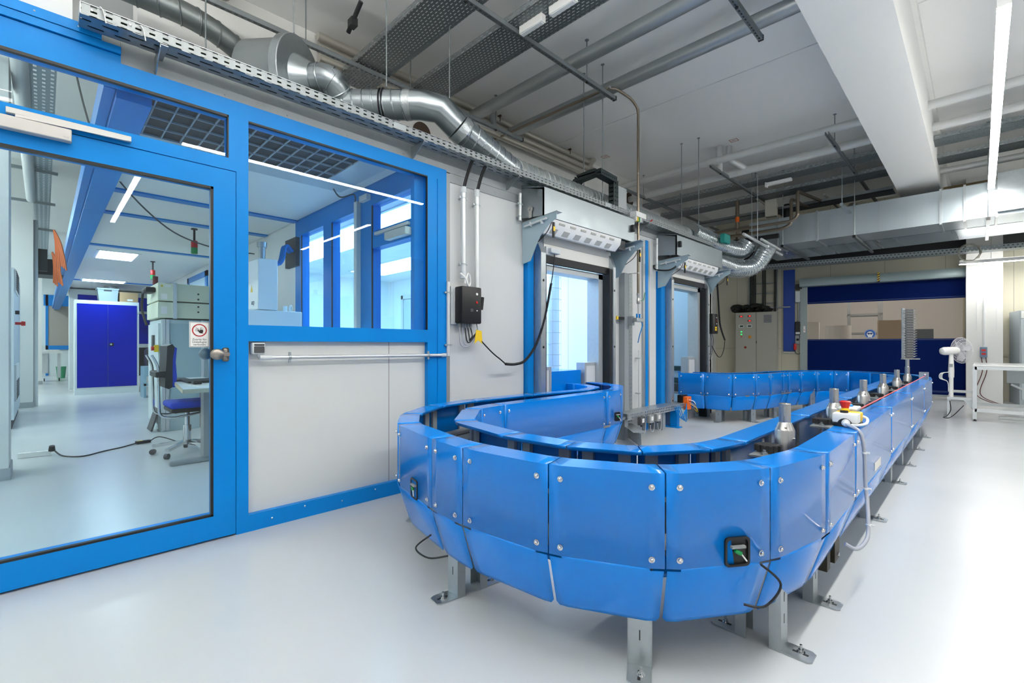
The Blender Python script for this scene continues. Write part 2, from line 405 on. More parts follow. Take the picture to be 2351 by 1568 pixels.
for y0, y1, zt in ((3, 5.2, 14), (7, 6.8, 18), (11, 11, 18), (14.5, 17.5, 15)):
    hd.bar((hx, cy+y0*.001, cz), (hx, cy+y1*.001, cz+zt*.001), .0004, .0030, (1, 0, 0))
part('sign_hand', hd, BLACK, t)
fc = B(); fc.lathe((hx-.0004, cy-.012, cz+.002), (1, 0, 0), [(.010, 0), (.010, .0003)], 20)
part('sign_face', fc, mat('sign_grey', 'C9C7C4', .5), t)
for i, s_ in enumerate(('Zutritt f\u00fcr', 'Unbefugte', 'verboten')): text(s_, .0165, t, BLACK, (x+.0008, cy, 1.151-.0145*i), PI/2, 0, PI/2, 'sign_lettering')

# transom and window panes
wn = sroot('window_1', (FX, 0, 2.2))
part('window_pane', B().box(FX-.030, FX-.024, -.9, .764, 2.212, 2.462), GLASS, wn)
b = B(); b.box(FX-.022, FX+.0005, .757, .764, 2.212, 2.462); b.box(FX-.022, FX+.0005, -.9, .764, 2.448, 2.462)
part('window_gasket', b, BLACK, wn)
wn = sroot('window_2', (FX, 1.5, 1.24))
part('window_pane', B().box(FX-.030, FX-.024, .868, 2.155, 1.24, 2.462), GLASS, wn)
b = B(); b.box(FX-.022, FX+.0005, .868, 2.155, 2.452, 2.462); b.box(FX-.022, FX+.0005, 2.149, 2.155, 1.24, 2.462)
part('window_gasket', b, BLACK, wn)

# ------------------------------------------------------------------ hatches with roller shutters, covers, LED bars, brackets
COVERZ = mat('cover_zinc', '9FA8AC', .36, .8, noise=(6, .08))
def hatch(n, y0, y1, zb, ya, yb, desc, sl):
    """n: structure number; opening y0..y1, shutter bottom zb; cover ya..yb"""
    r = sroot('door_%d' % n, (WX, (y0+y1)/2, 0))
    b = B()
    for k in range(5):
        z = zb+.03+k*.115; b.box(-3.09, -3.06, y0-.02, y1+.14, z, z+.108); b.box(-3.088, -3.064, y0-.02, y1+.14, z+.108, z+.115)
    part('door_slats', b, mat('shutter_slat_white', 'DDDCD6', .45), r)
    part('door_bottom_bar', B().box(-3.095, -3.055, y0-.02, y1+.14, zb-.045, zb+.03), DARK, r)
    b = B(); x1 = -3.0
    for s, y in ((-1, y0-.13), (1, y1+.13)):
        ya_, yb_ = (y, y+.07) if s < 0 else (y, y+.05)
        b.box(-3.12, x1, ya_, yb_, .0, 2.02)
        b.prism([(x1, ya_, 2.02), (-3.06, ya_, 2.16), (-3.12, ya_, 2.16), (-3.12, ya_, 2.02)], (0, yb_-ya_, 0))
    part('door_guide_rail', b, GALV, r)
    b = B()
    for y in (y0-.062, y1+.088): b.box(-3.12, -3.02, y, y+.035, 0, 2.0)
    part('door_rail_seal', b, DARK, r)
    b = B()
    for y in (y0-.095, y1+.155):
        for z in (.35, 1.1, 1.75): b.lathe((x1, y, z), (1, 0, 0), [(.013, -.002), (.013, .002), (.008, .004)], 10)
    part('door_rail_plug', b, BLACK, r)
    b = B(); b.box(IX-.06, -3.10, y0-.06, y1+.06, zb-.11, zb-.05); b.box(IX-.06, -3.10, y1-.02, y1+.06, .16, zb-.05); b.box(IX-.06, -3.10, y0-.06, y0, .16, zb-.05)
    for ya2, yb2, zt in sl: b.box(IX-.061, WX-.004, ya2, yb2, 0 if yb2-ya2 < .05 else zt-.035, zt)
    part('door_opening_trim', b, GALVM, r)
    # cover
    t = thing('shutter_cover', 'galvanised box cover over the '+desc, 'shutter cover', (-3.0, (ya+yb)/2, 2.3), 'shutter covers')
    b = B(); P = [(-3.13, 2.63), (-2.84, 2.575), (-2.84, 2.315), (-3.13, 2.34)]
    b.prism([(x, ya, z) for x, z in ((-3.13, 2.655), (-2.84, 2.58), (-2.84, 2.315), (-2.86, 2.315), (-2.86, 2.56), (-3.13, 2.635))], (0, yb-ya, 0))
    b.prism([(x, ya, z) for x, z in P], (0, .004, 0)); b.prism([(x, yb-.004, z) for x, z in P], (0, .004, 0))
    part('cover_sheet', b, COVERZ, t)
    kn = B(); ky = yb-.07 if n == 2 else ya+.05
    kn.rbox(-2.84, -2.80, ky-.022, ky+.022, 2.42, 2.50, .008, 2)
    part('sensor_knob', kn, BLACK, t)
    # LED bar
    l = thing('sensor_light_bar', 'white bar with two rows of square lenses under the cover of the '+desc, 'light bar', (-2.93, (ya+yb)/2, 2.2), 'lens bars under the covers')
    y_a, y_b = (ya+.05, yb-.27) if n == 2 else (ya+.20, yb-.12)
    b = B(); b.prism([(-3.0, y_a, 2.315), (-2.85, y_a, 2.312), (-2.865, y_a, 2.245), (-2.93, y_a, 2.18), (-3.02, y_a, 2.20)], (0, y_b-y_a, 0))
    part('bar_housing', b, mat('bar_white', 'F3F4F2', .3), l)
    for row in (0, 1):
        for k in range(6):
            yy = y_a+.10+(y_b-y_a-.2)*k/5*(.80 if row == 0 else .86)+(.17 if row == 0 else .07)*(y_b-y_a)*.6
            q = B()
            if row == 0: q.obox((-2.8565, yy, 2.28), (.004, 0, .018*1.0), (0, .085, 0), (.012, 0, -.002)); 
            else: q.obox((-2.8985, yy, 2.2115), (.040, 0, .040), (0, .09, 0), (.006, 0, -.006))
            part('lens', q, mat('lens_grey', 'B8B8B2', .15), l) if k == 0 and row == 0 else part('lens', q, bpy.data.materials['lens_grey'], l)
    e = B(); e.box(-3.05, -2.88, y_b, y_b+.13, 2.20, 2.31) if n == 2 else e.box(-3.05, -2.88, y_a-.13, y_a, 2.20, 2.31)
    part('bar_motor', e, DGREY, l)
    return r
R2 = hatch(2, 3.53, 4.53, 1.985, 3.26, 4.86, 'nearer hatch', ((3.695, 3.725, .86), (3.53, 3.725, .895), (4.303, 4.335, .885), (4.303, 4.55, .92)))
R3 = hatch(3, 6.24, 7.20, 2.05, 5.93, 7.47, 'second hatch', ((6.415, 6.445, .86), (6.26, 6.445, .895), (6.943, 6.975, .90), (6.943, 7.19, .935)))
def bracket(y, s, desc, zz=2.3):
    t = thing('shutter_bracket', desc, 'bracket', (-3.0, y, 2.1), 'cover brackets')
    pf = [(-3.13, 1.90), (-3.13, zz), (-2.70, zz+.03), (-2.70, zz-.03), (-2.80, zz-.08), (-2.90, zz-.17), (-2.98, zz-.30), (-3.02, 1.92)]
    part('gusset', B().prism([(x, y, z) for x, z in pf], (0, .005, 0)), mat('bracket_zinc_%d' % int(y*100), 'AEC4CE', .4, .6), t)
    part('top_flange', B().bar((-3.13, y+s*.035, zz), (-2.69, y+s*.035, zz+.03), .075, .006), GALV, t)
    b = B(); b.tube([(-3.08, y-.02, zz-.05), (-2.80, y-.02, zz-.02)], .011, 10)
    for x in (-3.0, -2.86): b.rbox(x-.006, x+.006, y-.035, y, zz-.06, zz-.02, .002, 1)
    part('damper', b, LGREY, t)
    b = B(); b.box(-2.76, -2.745, y+.01, y+.03, zz-.20, zz-.06); part('limit_switch', b, BLACK, t)
    b = B(); b.box(-2.7445, -2.743, y+.008, y+.034, zz-.14, zz-.10); part('switch_tag', b, YEL, t)
    b = B(); b.tube(spline([(-2.76, y+.02, zz-.03), (-2.80, y-.01, zz-.14), (-2.90, y, zz-.20), (-3.0, y+.02, zz-.24)], 6), .004, 6); part('switch_cable', b, BLACK, t)
    return t
bracket(3.27, 1, 'zinc gusset bracket with damper by the black control box')
bracket(4.80, -1, 'zinc gusset bracket beside the vertical metal pipe', 2.27)
bracket(5.96, 1, 'zinc gusset bracket looped by a black cable at second cover', 2.27)
bracket(7.42, -1, 'small zinc gusset bracket at far end of second cover', 2.24)
b = B(); b.tube(spline([(-2.90, 6.10, 2.30), (-2.86, 6.0, 2.20), (-2.93, 5.9, 2.12), (-3.1, 5.85, 2.14), (-3.12, 5.84, 2.2)], 8), .011, 8)
solo('motor_cable', b, BLACK, 'thick black cable looping below the motor of the second cover', 'cable')
b = B(); b.lathe((-3.0, 3.25, 2.40), (0, -1, 0), [(.028, 0), (.028, .012), (.015, .014), (.015, .03)], 16); b.box(-3.015, -2.985, 3.24, 3.25, 2.32, 2.39)
solo('shaft_bearing', b, STEEL, 'round steel shaft end on the end plate of the nearer cover', 'bearing')

# first hatch control: black box, spiral cord, conduits
t = thing('door_controller', 'black control box with buttons and cables beside the zinc strip', 'control box', (-3.1, 2.55, 1.3))
part('back_plate', B().box(-3.138, -3.12, 2.40, 2.64, 1.295, 1.61), LGREY, t)
part('box_body', B().rbox(-3.12, -3.02, 2.44, 2.655, 1.30, 1.61, .012, 2), BLACK, t)
for i, (z, m_) in enumerate(((1.55, WPLAS), (1.48, RED), (1.41, WPLAS))):
    part('button', B().lathe((-3.02, 2.60, z), (1, 0, 0), [(.012 if i < 2 else .006, 0), (.010 if i < 2 else .005, .005)], 12), m_, t)
b = B().box(-3.0205, -3.0185, 2.53, 2.56, 1.40, 1.425); part('display', b, DGREY, t)
b = B()
for k in range(5): b.lathe((-3.08, 2.46+.03*k, 1.30), (0, 0, -1), [(.011, 0), (.011, .025), (.008, .035)], 10)
part('gland', b, GPLAS, t)
for k in range(5):
    part('connection_cable', B().tube(spline([(-3.08, 2.46+.03*k, 1.27), (-3.07, 2.47+.03*k, 1.20-.02*(4-k)), (-3.06, 2.56, 1.17-.012*(4-k)), (-3.05, 2.63, 1.24), (-3.09, 2.65, 1.32)], 6), .005, 6), GCABLE if k < 2 else BLACK, t)
b = B(); b.prism([(-3.03, 2.60, 1.25), (-3.03, 2.66, 1.24), (-3.03, 2.67, 1.13), (-3.03, 2.62, 1.16), (-3.03, 2.58, 1.13)], (.003, 0, 0))
part('yellow_tag', b, YEL, t)
b = B(); b.tube(spline([(-3.06, 2.5, 1.64), (-3.05, 2.53, 1.72), (-3.07, 2.57, 1.66), (-3.06, 2.54, 1.62), (-3.05, 2.5, 1.68), (-3.08, 2.47, 1.72)], 6), .009, 6)
part('bagged_cable', b, WPLAS, t)
b = B(); b.bar((-3.10, 2.72, 1.43), (-3.10, 2.735, 1.54), .02, .022); solo('magnet_handle', b, BLACK, 'small black rod holder fixed on white wall beside the control box', 'holder')
t = thing('curly_cable', 'black curly cord sagging from the control box up to the shutter', 'cord', (-3.0, 3.0, 1.0))
part('plain_end', B().tube(spline([(-3.05, 2.62, 1.20), (-3.0, 2.75, 1.06), (-3.0, 2.86, .99), (-3.0, 2.92, .95)], 8), .006, 8), BLACK, t)
def coil(path, r, pitch, wr):
    pts = spline(path, 14); out = []; s_ = 0
    for i in range(len(pts)-1):
        a, bb = pts[i], pts[i+1]; L = (bb-a).length; n = max(2, int(L/pitch*7)); tt = (bb-a).normalized(); u = tt.cross(V((1, 0, 0))).normalized(); v_ = tt.cross(u)
        for k in range(n):
            p = a.lerp(bb, k/n); ang = (s_+L*k/n)/pitch*2*PI; out.append(p+u*math.cos(ang)*r+v_*math.sin(ang)*r)
        s_ += L
    return B().tube(out, wr, 6)
part('coiled_length', coil([(-3.0, 2.92, .95), (-3.0, 3.05, .945), (-3.0, 3.18, .98), (-3.0, 3.33, 1.13), (-3.0, 3.45, 1.38), (-3.0, 3.55, 1.73)], .009, .008, .0045), BLACK, t)
part('upper_lead', B().tube(spline([(-3.0, 3.55, 1.73), (-3.02, 3.60, 1.85), (-3.04, 3.65, 2.01), (-3.04, 3.63, 2.05)], 6), .005, 6), BLACK, t)
b = B().rbox(-3.06, -3.0, 3.55, 3.70, 2.035, 2.085, .008, 2); b.box(-3.06, -3.04, 3.52, 3.60, 2.02, 2.10)
solo('shutter_junction_box', b, LGREY, 'small grey junction box on the bottom slat of the nearer shutter', 'junction box')
def conduit(name, path, r, label, clips, cap_ends=(), grp='conduits on the wall', m_=None):
    t = thing(name, label, 'conduit', path[0], grp)
    part('tube', B().tube(fillet(path, .03), r, 12), m_ or ALU, t)
    for p, ax in clips:
        q = B(); p = V(p)
        if ax == 'z': q.lathe(p-V((0, 0, .006)), (0, 0, 1), [(r+.004, 0), (r+.004, .012)], 14); q.box(WX, p.x-r, p.y-.006, p.y+.006, p.z-.006, p.z+.006); q.box(p.x-.005, p.x+.005, p.y-r-.02, p.y+r+.02, p.z-.007, p.z+.007)
        else: q.lathe(p-V((0, .006, 0)), (0, 1, 0), [(r+.004, 0), (r+.004, .012)], 14); q.box(WX, p.x-r, p.y-.006, p.y+.006, p.z-.006, p.z+.006); q.box(p.x-.005, p.x+.005, p.y-.007, p.y+.007, p.z-r-.02, p.z+r+.02)
        part('clip', q, GALV, t)
    for p, q_ in cap_ends: part('sleeve', B().tube([p, q_], r+.003, 12), LGREY, t)
    return t
conduit('conduit', [(-3.08, 2.50, 1.70), (-3.08, 2.50, 2.42)], .0235, 'aluminium conduit rising straight above the black control box', [((-3.08, 2.50, 1.80), 'z'), ((-3.08, 2.50, 2.36), 'z')], [((-3.08, 2.50, 1.68), (-3.08, 2.50, 1.74)), ((-3.08, 2.5, 2.40), (-3.08, 2.5, 2.45))])
conduit('conduit', [(-3.08, 2.65, 1.32), (-3.08, 2.65, 2.42)], .0235, 'longer aluminium conduit running behind the black control box side', [((-3.08, 2.65, 1.40), 'z'), ((-3.08, 2.65, 2.33), 'z')], [((-3.08, 2.65, 2.40), (-3.08, 2.65, 2.46))])
conduit('conduit', [(-3.09, 2.35, 1.03), (-3.09, 2.35, 1.64)], .016, 'short thin conduit on the zinc strip beside the window', [((-3.09, 2.35, 1.12), 'z'), ((-3.09, 2.35, 1.55), 'z')])
conduit('conduit', [(-3.085, .945, 1.043), (-3.085, 2.30, 1.043-.005)], .0125, 'horizontal conduit across the white panel below the window', [((-3.085, 1.10, 1.043), 'y'), ((-3.085, 2.15, 1.04), 'y')], [((-3.085, .925, 1.043), (-3.085, .99, 1.043)), ((-3.085, 2.28, 1.038), (-3.085, 2.32, 1.038))])
conduit('conduit', [(-3.09, 3.20, 2.30), (-3.09, 3.20, 2.56)], .016, 'short conduit beside the nearer cover below the cable tray', [((-3.09, 3.2, 2.34), 'z'), ((-3.09, 3.2, 2.46), 'z')])
conduit('conduit', [(-3.09, 5.86, 2.12), (-3.09, 5.86, 2.56)], .016, 'conduit beside the second cover next to blue post', [((-3.09, 5.86, 2.2), 'z'), ((-3.09, 5.86, 2.48), 'z')])
conduit('conduit', [(-3.09, 5.39, .15), (-3.09, 5.39, 1.05)], .010, 'thin conduit dropping from the pipe valve to the floor tray', [((-3.09, 5.39, .5), 'z'), ((-3.09, 5.39, .95), 'z')])
for k, (yy, zz) in enumerate(((2.50, 2.45), (2.65, 2.46))):
    b = B()
    for j in (-1, 1): b.tube(spline([(-3.08, yy+.008*j, zz-.03), (-3.05, yy+.02+.008*j, zz+.10), (-3.01, yy+.04+.008*j, 2.665)], 6), .008, 8)
    solo('riser_cables', b, BLACK, ('pair of black cables leaving the shorter tall conduit', 'pair of black cables leaving the longer tall conduit')[k], 'cable')
t = thing('socket', 'grey and white wall socket in the corner of the panel below window', 'socket', (-3.12, .93, 1.06))
part('socket_box', B().rbox(-3.14, -3.085, .884, .958, 1.064, 1.134, .008, 2), LGREY, t)
part('socket_flap', B().rbox(-3.086, -3.079, .894, .952, 1.072, 1.112, .003, 1), DGREY, t); part('socket_hinge', B().rbox(-3.086, -3.079, .894, .952, 1.116, 1.126, .003, 1), DGREY, t)
part('socket_cable', B().tube(spline([(-3.10, .918, 1.064), (-3.10, .925, 1.045), (-3.09, .935, 1.035), (-3.086, .95, 1.043)], 6), .006, 8), GCABLE, t)
# second controller, upright channel, pipe, small pieces on the wall
t = thing('door_controller', 'black control box with yellow stickers past the second hatch', 'control box', (-3.08, 7.62, 1.3))
part('box_body', B().rbox(-3.12, -3.0, 7.52, 7.72, 1.30, 1.62, .012, 2), BLACK, t)
for z in (1.35, 1.385): part('warning_sticker', B().box(-3.0, -2.998, 7.60, 7.67, z, z+.028), YEL, t)
for k in range(3): part('button', B().lathe((-3.0, 7.66, 1.56-.05*k), (1, 0, 0), [(.010, 0), (.009, .005)], 10), (WPLAS, RED, WPLAS)[k], t)
for k in range(4): part('connection_cable', B().tube(spline([(-3.06, 7.55+.03*k, 1.30), (-3.05, 7.56+.03*k, 1.15), (-3.07, 7.56, 1.02-.05*k), (-3.1, 7.50, 1.1)], 6), .005, 6), BLACK if k % 2 else GCABLE, t)
t = thing('curly_cable', 'black curly cord hanging beside the stickered control box', 'cord', (-2.98, 7.8, 1.2))
part('coiled_length', coil([(-2.98, 7.62, 2.20), (-2.97, 7.66, 1.8), (-2.96, 7.70, 1.45), (-2.93, 7.82, 1.20)], .010, .009, .005), BLACK, t)
part('plain_end', B().tube(spline([(-2.93, 7.82, 1.20), (-2.95, 7.83, 1.05), (-2.98, 7.78, .93), (-3.0, 7.68, .95), (-3.04, 7.58, 1.1)], 6), .006, 6), BLACK, t)
t = thing('upright_channel', 'tall grey slotted steel channel standing against the white wall', 'channel', (-3.08, 5.08, .2))
part('channel_web', B().box(-3.138, -3.06, 5.0, 5.10, .17, 2.0), mat('channel_grey', '8C9396', .5), t); part('slotted_flange', B().box(-3.062, -3.058, 5.10, 5.175, .17, 2.0), STRUTV, t)
t = thing('buffer_stop', 'short black stop with yellow end on the upright channel', 'stop', (-3.05, 4.9, 1.45))
part('stop_rod', B().box(-3.10, -3.06, 4.86, 5.0, 1.43, 1.46), BLACK, t); part('stop_cap', B().box(-3.102, -3.058, 4.83, 4.86, 1.425, 1.465), YEL, t)
t = thing('compressed_air_pipe', 'metal pipe bending down from ceiling with green lever valve', 'pipe', (-2.95, 5.13, 1.4))
part('tube', B().tube(fillet([(-4.9, 4.55, 4.05), (-3.02, 4.55, 4.05), (-2.95, 4.62, 4.055), (-2.94, 4.95, 4.055), (-2.95, 5.13, 4.0), (-2.95, 5.13, 1.75)], .07, 5), .016, 12), BRASSY, t)
b = B()
for z in (3.98, 3.2): b.lathe((-2.95, 5.13, z), (0, 0, 1), [(.016, 0), (.016, .02)], 12)
for x in (-3.10, -3.0): b.lathe((x, 4.55, 4.05), (1, 0, 0), [(.017, 0), (.017, .03)], 12)
part('fitting', b, STEEL, t)
for z in (2.28, 1.99):
    q = B(); q.lathe((-2.95, 5.13, z), (0, 0, 1), [(.018, 0), (.018, .014)], 12); q.bar((-2.95, 5.13, z+.007), (-3.12, 5.07, z+.007), .008, .008); part('clamp', q, STEEL, t)
b = B(); b.lathe((-2.95, 5.13, 1.62), (0, 0, 1), [(.014, 0), (.02, .01), (.02, .05), (.016, .06), (.016, .10), (.02, .11), (.02, .13)], 14); part('ball_valve', b, STEEL, t)
b = B(); b.bar((-2.93, 5.16, 1.66), (-2.91, 5.19, 1.67), .012, .006); b.bar((-2.91, 5.19, 1.67), (-2.90, 5.20, 1.76), .012, .006); part('valve_lever', b, GREEN, t)
b = B(); b.tube([(-2.95, 5.13, 1.62), (-2.95, 5.13, 1.5)], .008, 8); part('drop_tube', b, STEEL, t)
b = B(); b.rbox(-3.0, -2.92, 5.06, 5.20, 1.40, 1.45, .006, 1); b.box(-3.13, -3.0, 5.07, 5.13, 1.36, 1.47); part('manifold', b, GALV, t)
b = B()
for yy in (5.10, 5.16): b.lathe((-2.95, yy, 1.45), (0, 0, 1), [(.012, 0), (.012, .05)], 10)
part('blue_coupling', b, BLUE, t)
part('air_hose', B().tube(spline([(-2.95, 5.2, 1.41), (-2.95, 5.23, 1.36), (-2.98, 5.22, 1.25), (-3.05, 5.3, 1.15)], 6), .006, 8), BLUE, t)
# ------------------------------------------------------------------ the blue conveyor loop
ZT, ZB, ZS = .70, .388, .188
cv = thing('conveyor', 'long winding blue sheet metal conveyor on galvanised legs', 'conveyor', (-1.0, 3.0, 0))
SCREW = None
def panels(P, side, flange=.115, inset=.065, tab=.05, screws=(), skip=(), skirt=True, gap=.0025):
    """P: seam points along one side; side=+1 when the track lies to the left of the walking direction"""
    global SCREW
    n = len(P); P = [V((p[0], p[1], 0)) for p in P]; Tn = []; N = []
    for i in range(n):
        t = (P[min(i+1, n-1)]-P[max(i-1, 0)]).normalized(); Tn.append(t); N.append(V((-t.y, t.x, 0))*side)
    for i in range(n-1):
        if i in skip: continue
        L = (P[i+1]-P[i]).length; tb = min(tab, L*.22); g = gap
        cols = [(P[i]+Tn[i]*g, N[i]), (P[i]+Tn[i]*tb, N[i]), (P[i+1]-Tn[i+1]*tb, N[i+1]), (P[i+1]-Tn[i+1]*g, N[i+1])]
        b = B(); U = V((0, 0, 1))
        def strip(rows):
            vs = [[b.v(p) for p in r] for r in rows]
            for r in range(len(vs)-1):
                for k in range(len(vs[r])-1): b.face([vs[r][k], vs[r][k+1], vs[r+1][k+1], vs[r+1][k]])
        strip([[p+nn*flange-U*(-ZT+.014) for p, nn in cols], [p+nn*flange+U*ZT for p, nn in cols], [p+U*ZT for p, nn in cols], [p+U*ZB for p, nn in cols]])
        if skirt:
            c2 = [(cols[0][0]+Tn[i]*.003, N[i]), cols[1], cols[2], (cols[3][0]-Tn[i+1]*.003, N[i+1])]
            e0 = (cols[0][0]+Tn[i]*.014, N[i]); e1 = (cols[3][0]-Tn[i+1]*.014, N[i+1])
            mid = lambda q, f: q[0]+q[1]*inset*f+U*(ZB-.008+(ZS-ZB)*f)
            top = [b.v(q[0]+U*(ZB-.008)) for q in c2]; lo = [b.v(mid(q, .93)) for q in c2]; bot = [b.v(mid(q, 1)) for q in (e0, cols[1], cols[2], e1)]
            for A_, B_ in ((top, lo), (lo, bot)):
                for k in range(3): b.face([A_[k], A_[k+1], B_[k+1], B_[k]])
            m1 = [b.v(q[0]+U*ZB) for q in (cols[1], cols[2])]; b.face([m1[0], m1[1], top[2], top[1]])
        pn = part('side_panel', b, CONV, cv)
        so = pn.modifiers.new('thickness', 'SOLIDIFY'); so.thickness = .0025; so.offset = 0
        if i in screws:
            for q, nn, s in ((P[i]+Tn[i]*min(.045, tb*.9), N[i], 1), (P[i+1]-Tn[i+1]*min(.045, tb*.9), N[i+1], -1)):
                for z in (ZT-.045, ZB+.03):
                    if SCREW is None:
                        s0 = part('screw', B().lathe((0, 0, 0), (1, 0, 0), [(.0105, 0), (.0105, .0025), (.0075, .004), (.0068, .008), (.004, .010), (.0015, .0085)], 12), CHROME, pn); SCREW = s0
                    else:
                        s0 = SCREW.copy(); C.objects.link(s0); s0.parent = pn
                    s0.matrix_parent_inverse = M.Identity(4)
                    # the panel sits at the conveyor's frame, so place in the same frame
                    s0.matrix_basis = M.Translation(q-nn*.002+U*z) @ V((1, 0, 0)).rotation_difference(-nn).to_matrix().to_4x4()
    return P, Tn, N
OUT = [(-3.5, 4.02), (-3.05, 4.0), (-2.78, 3.85), (-2.697, 3.563), (-2.774, 2.927), (-2.790, 2.281), (-2.715, 1.895), (-2.482, 1.542), (-2.173, 1.328), (-1.733, 1.228), (-1.488, 1.206), (-1.074, 1.256), (-.727, 1.437), (-.507, 1.753), (-.422, 2.134), (-.42, 2.72), (-.42, 4.0), (-.42, 5.3), (-.42, 6.6), (-.42, 7.77)]
panels(OUT, -1 if False else 1, screws=(5, 6, 7, 8, 9, 10, 11, 12, 13, 14, 15, 16, 17, 18))
INN = [(-3.5, 4.46), (-3.0, 4.42), (-2.626, 4.24), (-2.40, 3.86), (-2.365, 3.56), (-2.351, 2.276), (-2.30, 2.02), (-1.985, 1.706), (-1.555, 1.622), (-1.242, 1.647), (-1.012, 1.752), (-.874, 1.951), (-.834, 2.149), (-.834, 3.2), (-.834, 4.5), (-.834, 5.8), (-.834, 7.1), (-.86, 7.9), (-.95, 8.40), (-1.143, 8.679), (-1.437, 8.86), (-1.636, 8.83), (-1.826, 8.64), (-1.969, 8.328), (-2.07, 8.064), (-2.098, 7.878), (-2.165, 7.508), (-2.283, 7.246), (-2.486, 6.903), (-2.849, 6.825), (-3.217, 6.759)]
panels(INN, -1, screws=(3, 4, 5, 20, 21, 22, 23, 24, 25, 26, 27, 28, 29))
FAR = [(-.42, 7.77), (-.46, 8.2), (-.60, 8.70), (-.95, 9.10), (-1.44, 9.28), (-1.80, 9.22), (-2.15, 8.92), (-2.35, 8.5), (-2.48, 8.1), (-2.55, 7.65), (-2.75, 7.30), (-3.4, 7.19)]
panels(FAR, 1)
# boundaries sit on the far side of the near outer rail; blue box cover inside the hatch
b = B(); b.box(-3.65, -3.18, 3.74, 4.28, .60, .84); part('hatch_cover_box', b, CONV, cv)
# track, chain rail and galvanised ribs inside the trough
CEN = [(-3.5, 4.24), (-2.95, 4.2), (-2.66, 4.02), (-2.54, 3.6), (-2.57, 2.28), (-2.50, 1.95), (-2.30, 1.66), (-2.07, 1.50), (-1.65, 1.425), (-1.35, 1.44), (-1.10, 1.51), (-.87, 1.70), (-.69, 1.93), (-.628, 2.15), (-.628, 7.77), (-.72, 8.45), (-1.0, 8.87), (-1.44, 9.07), (-1.75, 9.0), (-2.0, 8.77), (-2.2, 8.3), (-2.33, 7.6), (-2.5, 7.2), (-2.8, 7.02), (-3.4, 6.97)]
cpts = [V((x, y, .56)) for x, y in fillet([(x, y, 0) for x, y in CEN], .15, 3) for x, y in [(x, y)]] if False else [V((p[0], p[1], .56)) for p in CEN]
def ribbon(pts, wd, z0, z1):
    b = B(); n = len(pts); rows = []
    for i in range(n):
        t = pts[min(i+1, n-1)]-pts[max(i-1, 0)]; t.z = 0; t.normalize(); nn = V((-t.y, t.x, 0))*wd/2; p = V((pts[i].x, pts[i].y, 0))
        rows.append([b.v(p+nn+V((0, 0, z1))), b.v(p-nn+V((0, 0, z1))), b.v(p-nn+V((0, 0, z0))), b.v(p+nn+V((0, 0, z0)))])
    for i in range(n-1):
        for k in range(4): b.face([rows[i][k], rows[i][(k+1) % 4], rows[i+1][(k+1) % 4], rows[i+1][k]])
    return b
part('track_bed', ribbon(cpts, .36, .38, .40), GALVD, cv)
part('chain_rail', ribbon(cpts, .06, .40, .52), DGREY, cv)
part('roller_rail', ribbon([p for p in cpts[3:10]], .26, .50, .512), GALVD, cv)
for i in (7, 8, 9, 10, 11, 12):
    p = V((*INN[i], 0)); t = (V((*INN[i+1], 0))-V((*INN[i-1], 0))).normalized(); nn = V((t.y, -t.x, 0))
    for s in (-.055, .055): part('rib', B().obox(p+t*s+nn*.012+V((0, 0, .545)), t*.05, nn*.02, (0, 0, .29)), GALVM, cv)
for i in (5, 6, 7):
    p = V((*OUT[i], 0)); t = (V((*OUT[i+1], 0))-V((*OUT[i-1], 0))).normalized(); nn = V((-t.y, t.x, 0))
    for s in (-.05, .05): part('rib', B().obox(p+t*s+nn*.012+V((0, 0, .545)), t*.05, nn*.02, (0, 0, .29)), GALVM, cv)
for y in (2.75, 3.3, 3.9, 4.5, 5.2, 5.9): part('rib', B().box(-.822, -.802, y, y+.05, .40, .68), GALVM, cv)
# legs: two uprights, a cross plate and bolted foot plates
def leg(x, y, dx, dy, feet=(1, 1), w_=.08):
    o = V((x, y, 0)); d = V((dx, dy, 0)).normalized(); s = V((-d.y, d.x, 0))
    b = B()
    for k in (1, -1): 
        c = o+d*k*.078; 
        b.obox(c+V((0, 0, .20)), s*w_, d*.004, (0, 0, .40)); 
        for e in (1, -1): b.obox(c+s*e*w_/2-d*k*.018+V((0, 0, .20)), s*.003, d*.04, (0, 0, .40))
    b.obox(o+V((0, 0, .26)), d*.156, s*.004, (0, 0, .24)); 
    lg = part('leg', b, GALV, cv)
    for k, f in ((1, feet[0]), (-1, feet[1])):
        if not f: continue
        c = o+d*k*.078
        q = B(); q.prism([c+s*.04+V((0, 0, .001)), c+s*.04+d*k*.085+V((0, 0, .001)), c+s*.028+d*k*.098+V((0, 0, .001)), c-s*.028+d*k*.098+V((0, 0, .001)), c-s*.04+d*k*.085+V((0, 0, .001)), c-s*.04+V((0, 0, .001))], (0, 0, .005))
        part('foot', q, GALV, lg)
        q = B(); pc = c+d*k*.055+s*.006+V((0, 0, .006)); q.lathe(pc, (0, 0, 1), [(.014, 0), (.014, .003), (.009, .003), (.009, .011), (.0045, .011), (.0045, .028)], 10); part('anchor_bolt', q, CHROME, lg)
        q = B(); q.obox(c+d*k*.055+V((0, 0, .0065)), d*.05, s*.010, (0, 0, .0012)); part('foot_slot', q, DARK, lg)
        q = B()
        for z in (.30, .22, .14): q.obox(c+d*k*.0025+V((0, 0, z-.03)), s*.004, d*.001, (0, 0, .035))
        part('slot_mark', q, DARK, lg)
for y in (1.935, 2.40, 3.786, 4.908, 5.69, 6.62, 7.55): leg(-.592, y, 1, 0)
leg(-1.66, 1.375, -.12, -1); leg(-.875, 1.538, .463, -.887); leg(-2.45, 1.75, -.8, -.55); leg(-2.60, 2.7, -1, 0); leg(-2.56, 3.5, -1, 0)
